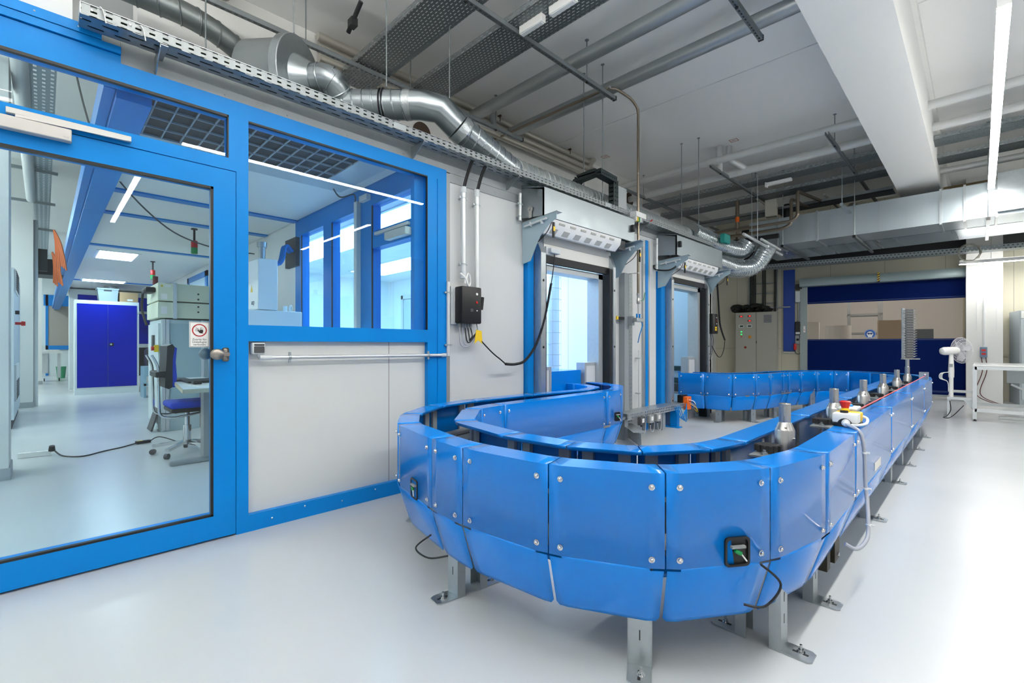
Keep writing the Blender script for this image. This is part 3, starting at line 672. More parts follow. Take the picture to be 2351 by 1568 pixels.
leg(-2.70, 7.03, .05, -1, (1, 0)); leg(-2.40, 7.34, .85, -.5); leg(-2.30, 7.97, .97, -.2); leg(-1.93, 8.62, .8, -.6); leg(-1.45, 9.07, 0, -1)
# cable ports with black rim, cut-out and plug
def port(c, nrm, sz=.062):
    c = V(c); nn = V(nrm).normalized(); u = V((-nn.y, nn.x, 0)); b = B()
    def rr(h, w_, off): 
        pts = []
        for sx, sz_, a0 in ((1, 1, 0), (-1, 1, 90), (-1, -1, 180), (1, -1, 270)):
            for k in range(5):
                a = math.radians(a0+k*22.5); pts.append(c+nn*off+u*(sx*(w_-.014)+.014*math.cos(a))+V((0, 0, sz_*(h-.014)+.014*math.sin(a))))
        return pts
    o_, i_ = rr(sz*.66, sz*.62, .006), rr(sz*.56, sz*.52, .006); va = [b.v(p) for p in o_]; vb = [b.v(p) for p in i_]; vc = [b.v(p-nn*.008) for p in o_]; vd = [b.v(p-nn*.007) for p in i_]; n = len(va)
    for k in range(n):
        j = (k+1) % n; b.face([va[k], va[j], vb[j], vb[k]]); b.face([vc[k], vc[j], va[j], va[k]]); b.face([vb[k], vb[j], vd[j], vd[k]])
    b.face(vd)
    pr = part('cable_port', b, BLACK, cv)
    q = B(); q.obox(c+nn*.008+V((0, 0, .018)), u*.05, nn*.012, (0, 0, .008)); part('port_bracket', q, GPLAS, pr)
    q = B(); q.tube([c-u*.012+nn*.008+V((0, 0, .006)), c+u*.008+nn*.012-V((0, 0, .004))], .007, 8); part('green_ferrule', q, GREEN, pr)
    q = B(); q.tube([c+u*.008+nn*.012-V((0, 0, .004)), c+u*.026+nn*.016-V((0, 0, .028))], .0025, 6); part('pull_tie', q, WPLAS, pr)
port((-.574, 1.6345, .432), (.82, -.57, 0), .074); port((-1.935, 1.270, .425), (-.222, -.975, 0), .072); port((-2.366, 3.74, .46), (1, -.1, 0))
b = B(); b.tube(spline([(-.52, 1.70, .385), (-.465, 1.72, .33), (-.50, 1.68, .26), (-.56, 1.66, .25)], 8), .004, 8); part('dangling_wire', b, BLACK, cv)
b = B(); b.tube(spline([(-1.80, 1.27, .24), (-1.85, 1.22, .18), (-1.75, 1.22, .165), (-1.66, 1.26, .19)], 8), .004, 8); part('dangling_wire', b, BLACK, cv)
part('type_plate', B().box(-.4185, -.417, 3.30, 3.52, .41, .455), mat('plate_white', 'E9E4DC', .4), cv)
# underside motor
b = B(); b.box(-.54, -.47, 2.56, 2.66, .12, .26); b.box(-.55, -.48, 2.46, 2.52, .11, .22); part('drive_bracket', b, mat('drive_dark', '3A3528', .5, .5), cv)
b = B()
for y in (2.61,):
    for z in (.15,): b.lathe((-.47, y, z), (1, 0, 0), [(.009, 0), (.009, .008)], 8)
part('drive_bolt', b, CHROME, cv)
# spindles riding in the trough
t = thing('spindle_holder', 'steel spindle in the conveyor slot closest to the yellow stop box, near the bend', 'spindle', (-.628, 2.385, .53), 'spindles in the slot')
b = B(); o = (-.628, 2.385, 0)
b.lathe(o, (0, 0, 1), [(.041, .53), (.041, .733), (.039, .737), (.026, .768), (.024, .770), (.024, .853), (.022, .855), (0.014, .855), (.013, .845)], 28)
part('spindle_body', b, STEEL, t)
b = B()
for a in (200, 290, 20): b.lathe((o[0]+.033*math.cos(math.radians(a)), o[1]+.033*math.sin(math.radians(a)), .748), (math.cos(math.radians(a)), math.sin(math.radians(a)), .5), [(.005, -.002), (.005, .0012)], 8)
part('cross_hole', b, BLACK, t)
b = B(); a = math.radians(-20); b.lathe((o[0]+.04*math.cos(a), o[1]+.04*math.sin(a), .70), (math.cos(a), math.sin(a), 0), [(.005, 0), (.005, .008), (.003, .010)], 8); part('grub_screw', b, CHROME, t)
b = B(); b.lathe((-.66, 2.25, 0), (0, 0, 1), [(.045, .655), (.045, .684)], 18)
for k in range(12): b.obox((-.66+.047*math.cos(k*PI/6), 2.25+.047*math.sin(k*PI/6), .669), (.012, 0, 0), (0, .012, 0), (0, 0, .026))
part('chain_sprocket', b, DARK, t)
b = B(); b.box(-.70, -.58, 2.13, 2.22, .645, .653); b.lathe((-.65, 2.17, .653), (0, 0, 1), [(.012, 0), (.012, .01), (.006, .01), (.006, .02)], 10); part('follower_plate', b, GALV, t)
for k, lb in enumerate(('steel spindle standing directly behind the yellow and white stop box', 'third steel spindle in the slot counted from the conveyor bend', 'fourth steel spindle in the slot counted from the conveyor bend', 'fifth steel spindle in the slot, one before the pin rack', 'steel spindle carrying the tall pin rack')):
    clone(t, (0, 1.015*(k+1), 0), lb)
t = thing('pin_rack', 'tall metal rack with rows of thin pins on top of the spindle', 'rack', (-.628, 7.46, .855))
part('stem', B().tube([(-.628, 7.46, .84), (-.628, 7.46, .955)], .020, 14), STEEL, t)
part('rack_bar', B().obox((-.665, 7.43, 1.26), (.022, .022, 0), (-.01, .01, 0), (0, 0, .62)), GALVM, t)
part('rack_plate', B().obox((-.612, 7.478, 1.255), (.068, .085, 0), (-.006, .006, 0), (0, 0, .60)), mat('rack_mesh_grey', '77787A', .5, .5), t)
part('rack_foot', B().obox((-.60, 7.48, .95), (.14, .14, 0), (-.03, .03, 0), (0, 0, .014)), STEEL, t)
for k in range(20):
    z = .975+k*.03
    part('pin', B().bar((-.66, 7.41, z), (-.565, 7.58, z), .007, .007), CHROME, t)
    part('pin', B().bar((-.625, 7.37, z+.012), (-.545, 7.54, z+.012), .006, .006), STEEL, t)
# stop box, switch, rope and cable on the conveyor top
t = thing('emergency_stop_box', 'white and yellow stop box with red mushroom button on the conveyor edge', 'emergency stop', (-.48, 2.98, .70))
rz = math.radians(0)
b = B(); b.rbox(-.545, -.435, 2.90, 3.05, .70, .722, .006, 1); part('black_base', b, BLACK, t)
part('white_housing', B().rbox(-.545, -.435, 2.90, 2.975, .72, .768, .006, 2), WPLAS, t)
part('yellow_housing', B().rbox(-.545, -.435, 2.976, 3.05, .72, .768, .006, 2), YEL, t)
q = B(); q.lathe((-.49, 2.90, .712), (0, -1, 0), [(.032, -.004), (.032, .002)], 20); part('black_arch', q, BLACK, t)
part('button_collar', B().lathe((-.505, 3.0, .768), (0, 0, 1), [(.019, 0), (.019, .012), (.0165, .014), (.0165, .022)], 20), YEL, t)
part('mushroom_button', B().lathe((-.505, 3.0, .788), (0, 0, 1), [(.017, 0), (.020, .012), (.0265, .028), (.026, .033), (.018, .037), (0, .039)], 24), RED, t)
part('small_knob', B().lathe((-.50, 2.945, .768), (0, 0, 1), [(.018, 0), (.018, .010)], 16), BLACK, t)
part('cable_gland', B().lathe((-.485, 2.90, .722), (.15, -1, -.1), [(.019, 0), (.019, .006), (.012, .008), (.011, .03), (.008, .034)], 14), WPLAS, t)
part('side_gland', B().tube(spline([(-.46, 2.885, .715), (-.43, 2.90, .716), (-.41, 2.97, .72), (-.415, 3.03, .735), (-.435, 3.04, .745)], 6), .0065, 8), WPLAS, t)
pc = spline([(-.482, 2.878, .718), (-.455, 2.845, .715), (-.42, 2.82, .70), (-.405, 2.82, .66), (-.398, 2.83, .57), (-.396, 2.83, .47), (-.385, 2.80, .38), (-.37, 2.73, .30), (-.365, 2.66, .235), (-.39, 2.58, .205), (-.43, 2.55, .225)], 8)
part('grey_cable', B().tube(pc, .0085, 10), GCABLE, t)
for p in (pc[30], pc[44], pc[58]):
    q = B(); q.lathe((p[0]-.0, p[1], p[2]-.004), (0, 0, 1), [(.0115, 0), (.0115, .008)], 10); q.box(p[0]+.008, p[0]+.022, p[1]-.003, p[1]+.003, p[2]-.003, p[2]+.005); part('cable_tie', q, WPLAS, t)
t = thing('rope_switch', 'small grey switch with blue button behind the yellow stop box', 'switch', (-.51, 3.12, .70))
part('switch_case', B().rbox(-.545, -.47, 3.06, 3.20, .70, .765, .006, 1), GPLAS, t); part('switch_lid', B().rbox(-.55, -.465, 3.055, 3.205, .765, .782, .005, 1), LGREY, t)
part('reset_button', B().lathe((-.515, 3.15, .782), (0, 0, 1), [(.022, 0), (.022, .006), (.015, .012), (0, .014)], 16), BLUE, t)
b = B(); b.tube([(-.50, 3.2, .745), (-.47, 7.55, .745)], .004, 6); solo('pull_rope', b, mat('red_rope', 'E05058', .5), 'thin red pull rope stretched along the conveyor top', 'rope')
t = thing('rope_bracket', 'silver angle bracket holding the red rope at far conveyor end', 'bracket', (-.46, 7.6, .70))
part('angle_plate', B().box(-.53, -.44, 7.60, 7.604, .70, .79).box(-.445, -.44, 7.52, 7.604, .70, .79), GALV, t); part('eye_bolt', B().lathe((-.475, 7.60, .752), (0, -1, 0), [(.014, 0), (.014, .01), (.006, .012), (.006, .04)], 10), CHROME, t)
# floor tray with sensors between the conveyor ends
t = thing('floor_cable_tray', 'galvanised perforated tray running low along the wall beside conveyor', 'cable tray', (-2.95, 5.6, .2))
TRS = perf('low_tray_side', 'C4C9CA', 1, .045, .018, 2, .032, .016, stag=.0, rough=.4)
part('tray_side', B().box(-2.902, -2.899, 4.80, 6.42, .24, .315), TRS, t); part('tray_top', B().box(-3.10, -2.90, 4.80, 6.42, .313, .316), GALV, t); part('support_foot', B().box(-3.1, -2.95, 4.82, 4.9, 0, .24), GALV, t); part('support_foot', B().box(-3.1, -2.95, 5.75, 5.83, 0, .24), GALV, t)
for k, (y, m_, lb) in enumerate(((5.02, DGREY, 'black sensor box closest to the conveyor on floor tray'), (5.24, GPLAS, 'grey sensor box between its two neighbours on floor tray'), (5.42, GPLAS, 'grey sensor box nearest the blue post on floor tray'))):
    s = thing('tray_sensor', lb, 'sensor', (-2.87, y, .2), 'sensors on the floor tray')
    part('sensor_case', B().rbox(-2.90, -2.85, y, y+.10, .16, .26, .006, 1), m_, s); part('sensor_label', B().box(-2.85, -2.849, y+.03, y+.08, .19, .24), WPLAS, s)
    part('sensor_gland', B().lathe((-2.875, y+.05, .16), (0, 0, -1), [(.012, 0), (.012, .02)], 8), BLACK, s)
    part('sensor_cable', B().tube(spline([(-2.875, y+.05, .14), (-2.87, y+.06, .06), (-2.88, y+.14, .05), (-2.90, y+.20, .14), (-2.91, y+.22, .24)], 6), .005, 6), GCABLE, s)
t = thing('valve_block', 'orange module with plugged wires at the end of the floor tray', 'module', (-2.9, 6.35, .31))
part('module_case', B().rbox(-2.93, -2.86, 6.30, 6.42, .22, .40, .006, 1), ORANGE, t); part('module_back', B().box(-3.0, -2.93, 6.28, 6.44, .24, .42), BLACK, t)
for k in range(5): part('plug_wire', B().tube(spline([(-2.86, 6.33+.015*k, .36-.02*k), (-2.80, 6.36+.02*k, .34-.03*k), (-2.80, 6.42+.02*k, .27-.03*k), (-2.85, 6.45, .24)], 6), .005, 6), (WPLAS, BLACK, GCABLE, YEL, BLACK)[k], t)
for k in range(4): part('blue_hose', B().tube(spline([(-2.88, 5.95+.05*k, .29), (-2.85, 5.98+.06*k, .18-.02*k), (-2.86, 6.12+.05*k, .14-.02*k), (-2.87, 6.28, .25+.02*k)], 6), .006, 6), BLUE, t)
t = thing('corner_floor_tray', 'short galvanised tray on the floor behind the blue conveyor', 'cable tray', (-2.85, 4.75, 0))
part('tray_lid', B().obox((-2.85, 4.83, .16), (.42, -.42, 0), (.10, .10, 0), (0, 0, .004)), GALV, t); part('tray_wall', B().obox((-2.80, 4.78, .08), (.42, -.42, 0), (.002, .002, 0), (0, 0, .15)), TRS, t)
# ------------------------------------------------------------------ ceiling services
def rod(b, x, y, z0, z1=H, r=.006, cup=True):
    b.tube([(x, y, z0), (x, y, z1)], r, 8)
    if cup: b.lathe((x, y, z1), (0, 0, -1), [(.022, 0), (.022, .006), (.008, .012)], 10)
    return b
def strut(x, y0, y1, rods, label, z=3.95):
    t = thing('strut_channel', label, 'channel', (x, (y0+y1)/2, z), 'channels under the ceiling')
    b = B(); hw = .0205
    b.box(x-hw, x-hw+.0025, y0, y1, z, z+.041); b.box(x+hw-.0025, x+hw, y0, y1, z, z+.041); b.box(x-hw, x-hw+.008, y0, y1, z+.0385, z+.041); b.box(x+hw-.008, x+hw, y0, y1, z+.0385, z+.041)
    part('channel_sides', b, GALVD, t)
    part('slotted_web', B().box(x-hw, x+hw, y0, y1, z-.0025, z), perf('slots_%d_%d' % (int(abs(x)*100), int(y0*10)), '8B9294', 1, .05, .028, 0, .041, .014, vo=-x+.007, stag=0), t)
    part('end_cap', B().box(x-hw-.002, x+hw+.002, y1, y1+.02, z-.004, z+.043), BLACK, t)
    for y in rods: part('hanger_rod', rod(B(), x, y, z+.02), GALVD, t); part('rod_nut', B().lathe((x, y, z-.002), (0, 0, -1), [(.014, 0), (.014, .012)], 6), DARK, t)
    return t
strut(-4.5, .6, 4.69, (1.75, 2.9, 4.2), 'channel crossing high above the grey fan drum')
strut(-2.99, .9, 4.66, (2.45, 4.13), 'channel crossing below the two wide perforated trays')
strut(-1.44, 1.5, 4.70, (4.1,), 'short channel end with dark slots beside white beam')
strut(-1.46, 7.45, 12.4, (7.95, 9.4), 'long channel beside the beam above the far duct')
strut(-3.03, 7.5, 12.4, (7.9, 9.6), 'long channel in the middle of the dark far ceiling')
strut(-4.6, 7.5, 12.4, (8.2, 9.8), 'channel starting at the pipe holes in the upper wall')
def wide_tray(y0, y1, xa, xb, z, label, mats=(TRAYX, TRAYXS)):
    t = thing('perforated_tray', label, 'cable tray', ((xa+xb)/2, (y0+y1)/2, z), 'wide trays under the ceiling')
    part('tray_base', B().box(xa, xb, y0, y1, z, z+.002), mats[0], t)
    part('tray_flange', B().box(xa, xb, y0, y0+.002, z, z+.06), mats[1], t); part('tray_flange', B().box(xa, xb, y1-.002, y1, z, z+.06), mats[1], t)
    return t
wide_tray(2.24, 2.63, -4.95, -.98, 4.0, 'wide perforated tray overhead nearest the grey fan drum'); wide_tray(2.93, 3.34, -4.95, -.98, 4.0, 'wide perforated tray overhead carrying the small white lamps')
wide_tray(8.78, 9.08, -4.95, -.98, 3.98, 'bright edged perforated tray crossing before the far duct'); wide_tray(9.55, 9.95, -4.95, -.98, 3.94, 'perforated tray directly above the far rectangular duct')
wide_tray(8.78, 9.12, -.46, 5, 3.98, 'perforated tray past the beam behind the light strip'); wide_tray(9.55, 9.92, -.46, 5, 3.94, 'lower perforated tray past the beam above the duct')
for k, (xa, lb) in enumerate(((-2.95, 'small white lamp housing under the perforated tray by the channel'), (-2.60, 'small white lamp housing cut by the top edge'))):
    t = thing('lamp_housing', lb, 'lamp', (xa+.12, 3.06, 3.95), 'white housings under the wide tray')
    part('housing', B().rbox(xa, xa+.27, 3.04, 3.10, 3.93, 4.0, .004, 1), WPLAS, t); part('lamp_cover', B().box(xa+.02, xa+.25, 3.05, 3.09, 3.925, 3.93), LGREY, t)
def pipe(name, pts, r, m_, label, fil=.12, grp='pipes under the ceiling', bands=(), n=16):
    t = thing(name, label, 'pipe', pts[0], grp)
    part('tube', B().tube(fillet(pts, fil, 6), r, n), m_, t)
    for p, d in bands: part('joint_band', B().lathe(p, d, [(r+.004, -.03), (r+.004, .03)], n), m_, t)
    return t
X1 = -1.0
pipe('ceiling_pipe', [(-4.97, 4.05, 4.17), (X1, 4.05, 4.17)], .075, PIPEG, 'silver pipe crossing the ceiling nearer to the wide trays')
pipe('ceiling_pipe', [(-4.97, 4.76, 4.17), (X1, 4.76, 4.17)], .075, PIPEG, 'silver pipe crossing the ceiling beside thin copper pipe')
pipe('ceiling_pipe', [(-4.97, 7.75, 4.12), (X1, 7.75, 4.12)], .055, CREAMP2, 'white pipe meeting upper edge of the beam hole', bands=(((-3.2, 7.75, 4.12), (1, 0, 0)),))
pipe('ceiling_pipe', [(-4.97, 8.26, 4.02), (X1, 8.26, 4.02)], .06, CREAMP2, 'white pipe entering the round wall hole', bands=(((-2.9, 8.26, 4.02), (1, 0, 0)),))
pipe('ceiling_pipe', [(-.5, 7.84, 4.12), (6, 7.84, 4.12)], .055, CREAMP2, 'upper white pipe past the beam behind light strip'); pipe('ceiling_pipe', [(-.5, 8.55, 4.08), (6, 8.55, 4.08)], .055, CREAMP2, 'lower white pipe past the beam behind light strip')
pipe('ceiling_pipe', [(-.5, 10.35, 3.95), (6, 10.35, 3.95)], .05, CREAMP2, 'grey white pipe over the duct past the beam'); pipe('ceiling_pipe', [(-.5, 11.3, 3.9), (6, 11.3, 3.9)], .018, mat('rusty_pipe', '8A7756', .6), 'thin brown pipe over the duct past the beam')
pipe('riser_pipe', [(-3.05, 7.9, 4.4), (-3.05, 7.9, 3.98)], .05, CREAMP2, 'short white riser pipe dropping from the ceiling beside red mark')
pipe('riser_pipe', [(-2.93, 8.0, 4.4), (-2.93, 8.0, 4.18), (-2.75, 8.26, 4.05)], .045, CREAMP2, 'bent white riser pipe joining the white crossing pipe', .08)
for k, (dy, dz) in enumerate(((0, 0), (.0, -.13), (.0, -.24))):
    pipe('wall_pipe', [(-4.84+.02*k, 2.0, 4.31+dz), (-4.84+.02*k, 6.75-.05*k, 4.31+dz), (-4.84+.02*k, 6.9-.05*k, 4.40 if k < 2 else 4.2)], .045, mat('lagging_%d' % k, 'B9B5AB', .35, .5), ('topmost', 'middle', 'lowest')[k]+' of three lagged pipes along the upper wall', .1, 'lagged pipes on the upper wall')
pipe('wall_pipe', [(-4.80, 4.05, 4.10), (-4.80, 4.42, 4.10), (-4.80, 4.42, 4.33)], .05, PIPEG, 'short lagged offset pipe by the silver crossing pipes', .06, 'lagged pipes on the upper wall')
for y, lb in ((4.55, 'brown bracket above the lagged pipes near copper pipe'), (6.15, 'brown bracket above the lagged pipes near their bend')):
    b = B(); b.box(-4.95, -4.78, y, y+.025, 4.345, 4.37); b.box(-4.80, -4.79, y+.005, y+.012, 4.28, 4.345); solo('pipe_bracket', b, mat('bracket_brown_%d' % int(y), '4A3426', .6), lb, 'bracket')
for i, (y, z, r) in enumerate(((6.9, 3.72, .16), (8.26, 4.02, .14), (8.75, 3.6, .12))):
    b = B().lathe((-4.952, y, z), (1, 0, 0), [(r, 0), (r, .012), (r*.97, .013), (r*.97, .004)], 24); solo('pipe_sleeve', b, mat('sleeve_brown_%d' % i, '4A3C33', .8), ('round brown opening in the upper wall behind the tray bend', 'round brown opening around the white crossing pipe', 'round brown opening lowest in the upper wall')[i], 'opening', 'round openings in the upper wall')
b = B().lathe((-4.952, 3.35, 3.78), (1, 0, 0), [(.13, 0), (.13, .012), (.02, .004)], 24); solo('pipe_sleeve', b, bpy.data.materials['sleeve_brown_0'], 'round brown opening half hidden behind the big spiral elbow', 'opening', 'round openings in the upper wall')
# dark pipework of the far ceiling
def far_pipe(pts, r, m_, label, fil=.08): pipe('service_pipe', pts, r, m_, label, fil, 'far ceiling pipework', n=10)
far_pipe([(-4.9, 9.3, 3.30), (-2.35, 9.3, 3.30), (-2.25, 9.3, 3.36), (-2.25, 9.3, 3.80), (-2.1, 10.2, 3.80)], .028, BRASSY, 'metal pipe with upright bend before the far duct', .06)
far_pipe([(-4.9, 9.42, 3.22), (-2.5, 9.42, 3.22), (-2.38, 9.42, 3.28), (-2.38, 9.42, 3.72), (-2.3, 10.2, 3.72)], .028, BRASSY, 'second metal pipe with upright bend before the far duct', .06)
far_pipe([(-4.9, 9.5, 3.12), (-2.6, 9.5, 3.12)], .045, DARK, 'black insulated pipe under the bent metal pipes')
far_pipe([(-3.36, 9.6, 3.95), (-3.36, 9.6, 3.05), (-4.1, 9.7, 3.06)], .035, BRASSY, 'vertical metal pipe with orange label before the far duct', .09)
b = B().lathe((-3.36, 9.6, 3.52), (0, 0, 1), [(.038, 0), (.038, .10)], 14); solo('pipe_label', b, ORANGE, 'orange label wrapped around the vertical metal pipe', 'label')
far_pipe([(-4.9, 11.2, 3.75), (-1.0, 11.2, 3.75)], .06, MATPIPE, 'thick grey pipe running behind the far duct'); far_pipe([(-4.9, 12.0, 3.6), (-1.0, 12.0, 3.6)], .03, MATPIPE, 'thin grey pipe running behind the far duct')
far_pipe([(-3.6, 10.6, 3.55), (-3.1, 10.6, 3.5), (-2.9, 11.8, 3.45)], .06, DARK, 'black bent hose in the dark far ceiling', .1); far_pipe([(-2.7, 10.4, 3.9), (-2.7, 10.4, 3.5), (-2.2, 12, 3.5)], .06, DARK, 'black upright hose in the dark far ceiling', .12)
far_pipe([(-1.75, 11.0, 3.78), (-1.45, 12.2, 3.70)], .08, MATPIPE, 'wide grey pipe stub behind the far duct beside the beam'); far_pipe([(-4.9, 10.9, 3.3), (-2.9, 10.9, 3.3)], .025, MATPIPE, 'thin low pipe in the dark far ceiling corner')
far_pipe([(-3.0, 12.4, 3.9), (-3.0, 9.6, 3.9)], .02, MATPIPE, 'thin pipe running lengthwise in the dark far ceiling'); far_pipe([(-2.0, 12.4, 3.85), (-2.0, 10, 3.85)], .02, MATPIPE, 'thin pipe running lengthwise above the far duct')
b = B(); b.box(-4.85, -1.05, 10.25, 10.6, 3.78, 3.79); b.box(-4.85, -1.05, 10.25, 10.26, 3.78, 3.84); solo('cable_tray', b, GALVD, 'dark cable tray behind the perforated trays', 'cable tray')
b = B(); b.rbox(-2.98, -2.78, 9.98, 10.1, 3.62, 4.15, .01, 1); solo('ceiling_box', b, mat('box_cream', 'CFCCBE', .6), 'cream upright box on the dark far ceiling', 'box')
t = thing('lamp_housing', 'small white lamp under the far perforated trays', 'lamp', (-2.5, 8.9, 3.9)); part('housing', B().rbox(-2.62, -2.24, 8.86, 8.93, 3.885, 3.935, .004, 1), WPLAS, t); part('lamp_cap', B().box(-2.64, -2.62, 8.85, 8.94, 3.86, 3.94), WPLAS, t)
for k, (x, y, lb) in enumerate(((-2.79, 7.82, 'small red printed square on the ceiling beside riser pipe'), (-4.62, 6.92, 'small red printed square on the ceiling above wall pipes'))):
    b = B()
    for a in ((-.06, .06, -.06, -.05), (-.06, .06, .05, .06), (-.06, -.05, -.06, .06), (.05, .06, -.06, .06), (-.03, .03, -.02, -.012), (-.03, .03, .008, .016)): b.box(x+a[0], x+a[1], y+a[2], y+a[3], H-.002, H-.0005)
    solo('ceiling_mark', b, mat('mark_red_%d' % k, 'A8604A', .7), lb, 'mark')
RODL = ['first long thin rod over the enclosure, at the tray bend', 'second long thin rod over the enclosure, at the tray bend', 'third long thin rod, above the second shutter cover', 'fourth long thin rod, above the second shutter cover']
for k, (x, y) in enumerate(((-3.39, 4.62), (-3.12, 4.62), (-3.44, 7.35), (-3.155, 7.34))): solo('hanger_rod', rod(B(), x, y, 2.78), GALVD, RODL[k], 'rod', 'long thin rods over the enclosure')
for k, (x, y) in enumerate(((-3.7, 1.35), (-3.55, 2.05), (-3.4, 2.6), (-4.3, .9))): solo('hanger_rod', rod(B(), x, y, 3.3 if k else 3.5), GALVD, ('rod holding the big grey fan drum', 'rod holding the spiral duct at the black clamp', 'rod reaching the spiral duct elbow', 'rod beside the long dark spiral pipe')[k], 'rod')

# spiral ducts and fan on the enclosure roof
def duct(name, pts, r, label, seams=True, fil=.2, pitch=.085, tape=(), m_=SPIRAL, k=6, cat='duct'):
    t = thing(name, label, cat, pts[0])
    P = fillet(pts, fil, k); part('duct_tube', B().tube(P, r, 28), m_, t)
    if seams:
        # raised helical seam
        out = []; s_ = 0
        for i in range(len(P)-1):
            a, bb = P[i], P[i+1]; L = (bb-a).length
            if L < 1e-5: continue
            tt = (bb-a)/L; u = tt.cross(V((.3, .2, 1))).normalized(); v_ = tt.cross(u); n = max(2, int(L/pitch*20))
            for q in range(n):
                ang = (s_+L*q/n)/pitch*2*PI; out.append(a.lerp(bb, q/n)+u*math.cos(ang)*r+v_*math.sin(ang)*r)
            s_ += L
        part('spiral_seam', B().tube(out, .0075, 6), m_, t)
    for p, d in tape: part('foil_tape', B().lathe(p, d, [(r+.003, -.03), (r+.0035, .03)], 28), mat('foil_tape_%d' % len(bpy.data.materials), 'D5DADC', .3, .9, bump=(60, .5)), t)
    return t
dg = V((.7071, .7071, 0))
A0 = V((-4.02, 1.83, 3.24)); A1 = A0+dg*.80; A2 = V((-3.36, 2.62, 3.20))
duct('spiral_duct', [A0, A0+dg*.66], .125, 'shiny spiral duct lying level above the cable tray, with black clamp', tape=((A0+dg*.63, dg), (A0+dg*.06, dg)))
t = thing('duct_elbow', 'smooth segmented elbow between the two shiny spiral duct lengths', 'duct', A1)
e0 = A0+dg*.655; e1 = V((-3.40, 2.50, 3.22)); e2 = V((-3.355, 2.66, 3.10))
part('elbow_segments', B().tube([e0, A0+dg*.74, e1, e2], .1255, 28), SPIRAL, t)
part('foil_tape', B().tube([e2, e2+V((.012, .07, -.045))], .128, 28), bpy.data.materials[[m.name for m in bpy.data.materials if m.name.startswith('foil_tape')][0]], t)
duct('spiral_duct', [e2, (-3.34, 3.36, 2.86)], .125, 'shiny spiral duct sloping down to the cable tray', tape=((V((-3.34, 3.30, 2.875)), V((0, .9, -.38))),))
duct('spiral_duct', [(-3.34, 3.30, 2.89), (-3.34, 3.55, 2.882), (-3.34, 7.28, 2.882)], .115, 'long dull spiral duct running behind the cable tray', fil=.1, m_=mat('spiral_dull', 'A5ACAC', .45, .6, noise=(14, .1)))
b = B()
for s in (.40, .425): b.tube([A0+dg*s+V((0, 0, .132*math.sin(a)))+V((-dg.y, dg.x, 0))*.132*math.cos(a) for a in [k*2*PI/28 for k in range(29)]], .006, 6, False)
solo('duct_clamp', b, BLACK, 'black double ring clamp around the level spiral duct', 'clamp')
duct('spiral_duct', [(-3.30, 7.32, 2.93), (-3.25, 8.55, 2.85), (-3.05, 8.9, 2.80), (-2.95, 8.95, 2.95)], .16, 'thick spiral duct bending up past the end of the tray', fil=.3, pitch=.05, m_=mat('spiral_shiny', 'C3CBCE', .22, .95))
duct('spiral_duct', [(-3.14, 7.85, 2.50), (-3.12, 8.6, 2.47), (-2.85, 9.0, 2.48), (-2.62, 9.05, 2.9)], .15, 'lower thick spiral duct below the bending one', fil=.3, pitch=.05, m_=bpy.data.materials['spiral_shiny'])
b = B().rbox(-3.06, -2.98, 7.95, 8.2, 2.82, 2.97, .01, 1); solo('damper_box', b, TEAL, 'teal green box fixed on the thick spiral duct', 'box')
t = thing('duct_fan', 'big grey fan drum on the enclosure roof joining two ducts', 'fan', (-4.35, 1.4, 2.76))
c = V((-4.27, 1.46, 3.42)); ax = V((.80, .60, -.06)).normalized()
FG = mat('fan_grey', '969C9E', .42, .5)
part('drum', B().lathe(c, ax, [(.10, -.32), (.24, -.30), (.30, -.24), (.305, .12), (.29, .13)], 36), FG, t)
part('drum_rim', B().lathe(c, ax, [(.30, .10), (.335, .105), (.335, .17), (.33, .175), (.14, .18)], 36), GALV, t)
part('drum_cone', B().lathe(c, ax, [(.20, .17), (.15, .24), (.12, .30)], 30), SPIRAL, t)
part('drum_stand', B().box(c.x-.12, c.x+.12, c.y-.05, c.y+.05, 2.76, 3.14), GALVD, t)
duct('spiral_duct', [c+ax*.28, c+ax*.46, A0+dg*.05], .115, 'short spiral bend between fan drum and level duct', fil=.12)
duct('spiral_duct', [(-4.42, -2.2, 3.78), (-4.42, .92, 3.72), (-4.50, 1.32, 3.58), (-4.52, 1.38, 3.42)], .088, 'long dark spiral pipe running overhead into the fan drum', fil=.25, pitch=.14, m_=mat('spiral_dark', '7C8282', .42, .8))
pipe('drain_pipe', [(-4.85, 1.15, 4.30), (-1.0, 1.15, 4.30)], .06, MATPIPE, 'grey plastic pipe crossing above the fan drum')
b = B(); b.tube([(-4.15, 2.0, 4.02), (-3.9, 2.0, 4.18)], .02, 10); b.box(-4.1, -4.02, 1.97, 2.03, 4.03, 4.1); solo('pipe_stub', b, DARK, 'short dark pipe stub with clamp above fan drum', 'pipe')

# cable tray along the enclosure
t = thing('cable_tray', 'long perforated metal tray running along top of the enclosure', 'cable tray', (-2.95, 3.6, 2.55))
ya, yb = .12, 7.40
tz0, tz1 = 2.662, 2.712
part('tray_side', B().box(-2.952, -2.949, ya, yb, tz0, tz1), TRAYW, t); part('tray_base', B().box(-3.08, -2.95, ya, yb, tz0-.003, tz0), TRAYB, t); part('tray_back', B().box(-3.082, -3.079, ya, yb, tz0, tz1), GALVD, t)
part('tray_lip', B().box(-2.957, -2.946, ya, yb, tz1, tz1+.003), GALV, t); part('end_plate', B().box(-3.08, -2.948, .118, .122, tz0, tz1), GALV, t)
for y in (.42, 2.02, 3.05, 5.4): part('wall_bracket', B().prism([(-3.128, y, tz0-.006), (-2.96, y, tz0-.006), (-2.96, y, tz0-.02), (-3.10, y, tz0-.10), (-3.128, y, tz0-.10)], (0, .004, 0)).box(-3.13, -2.955, y, y+.035, tz0-.009, tz0-.004), GALV, t)
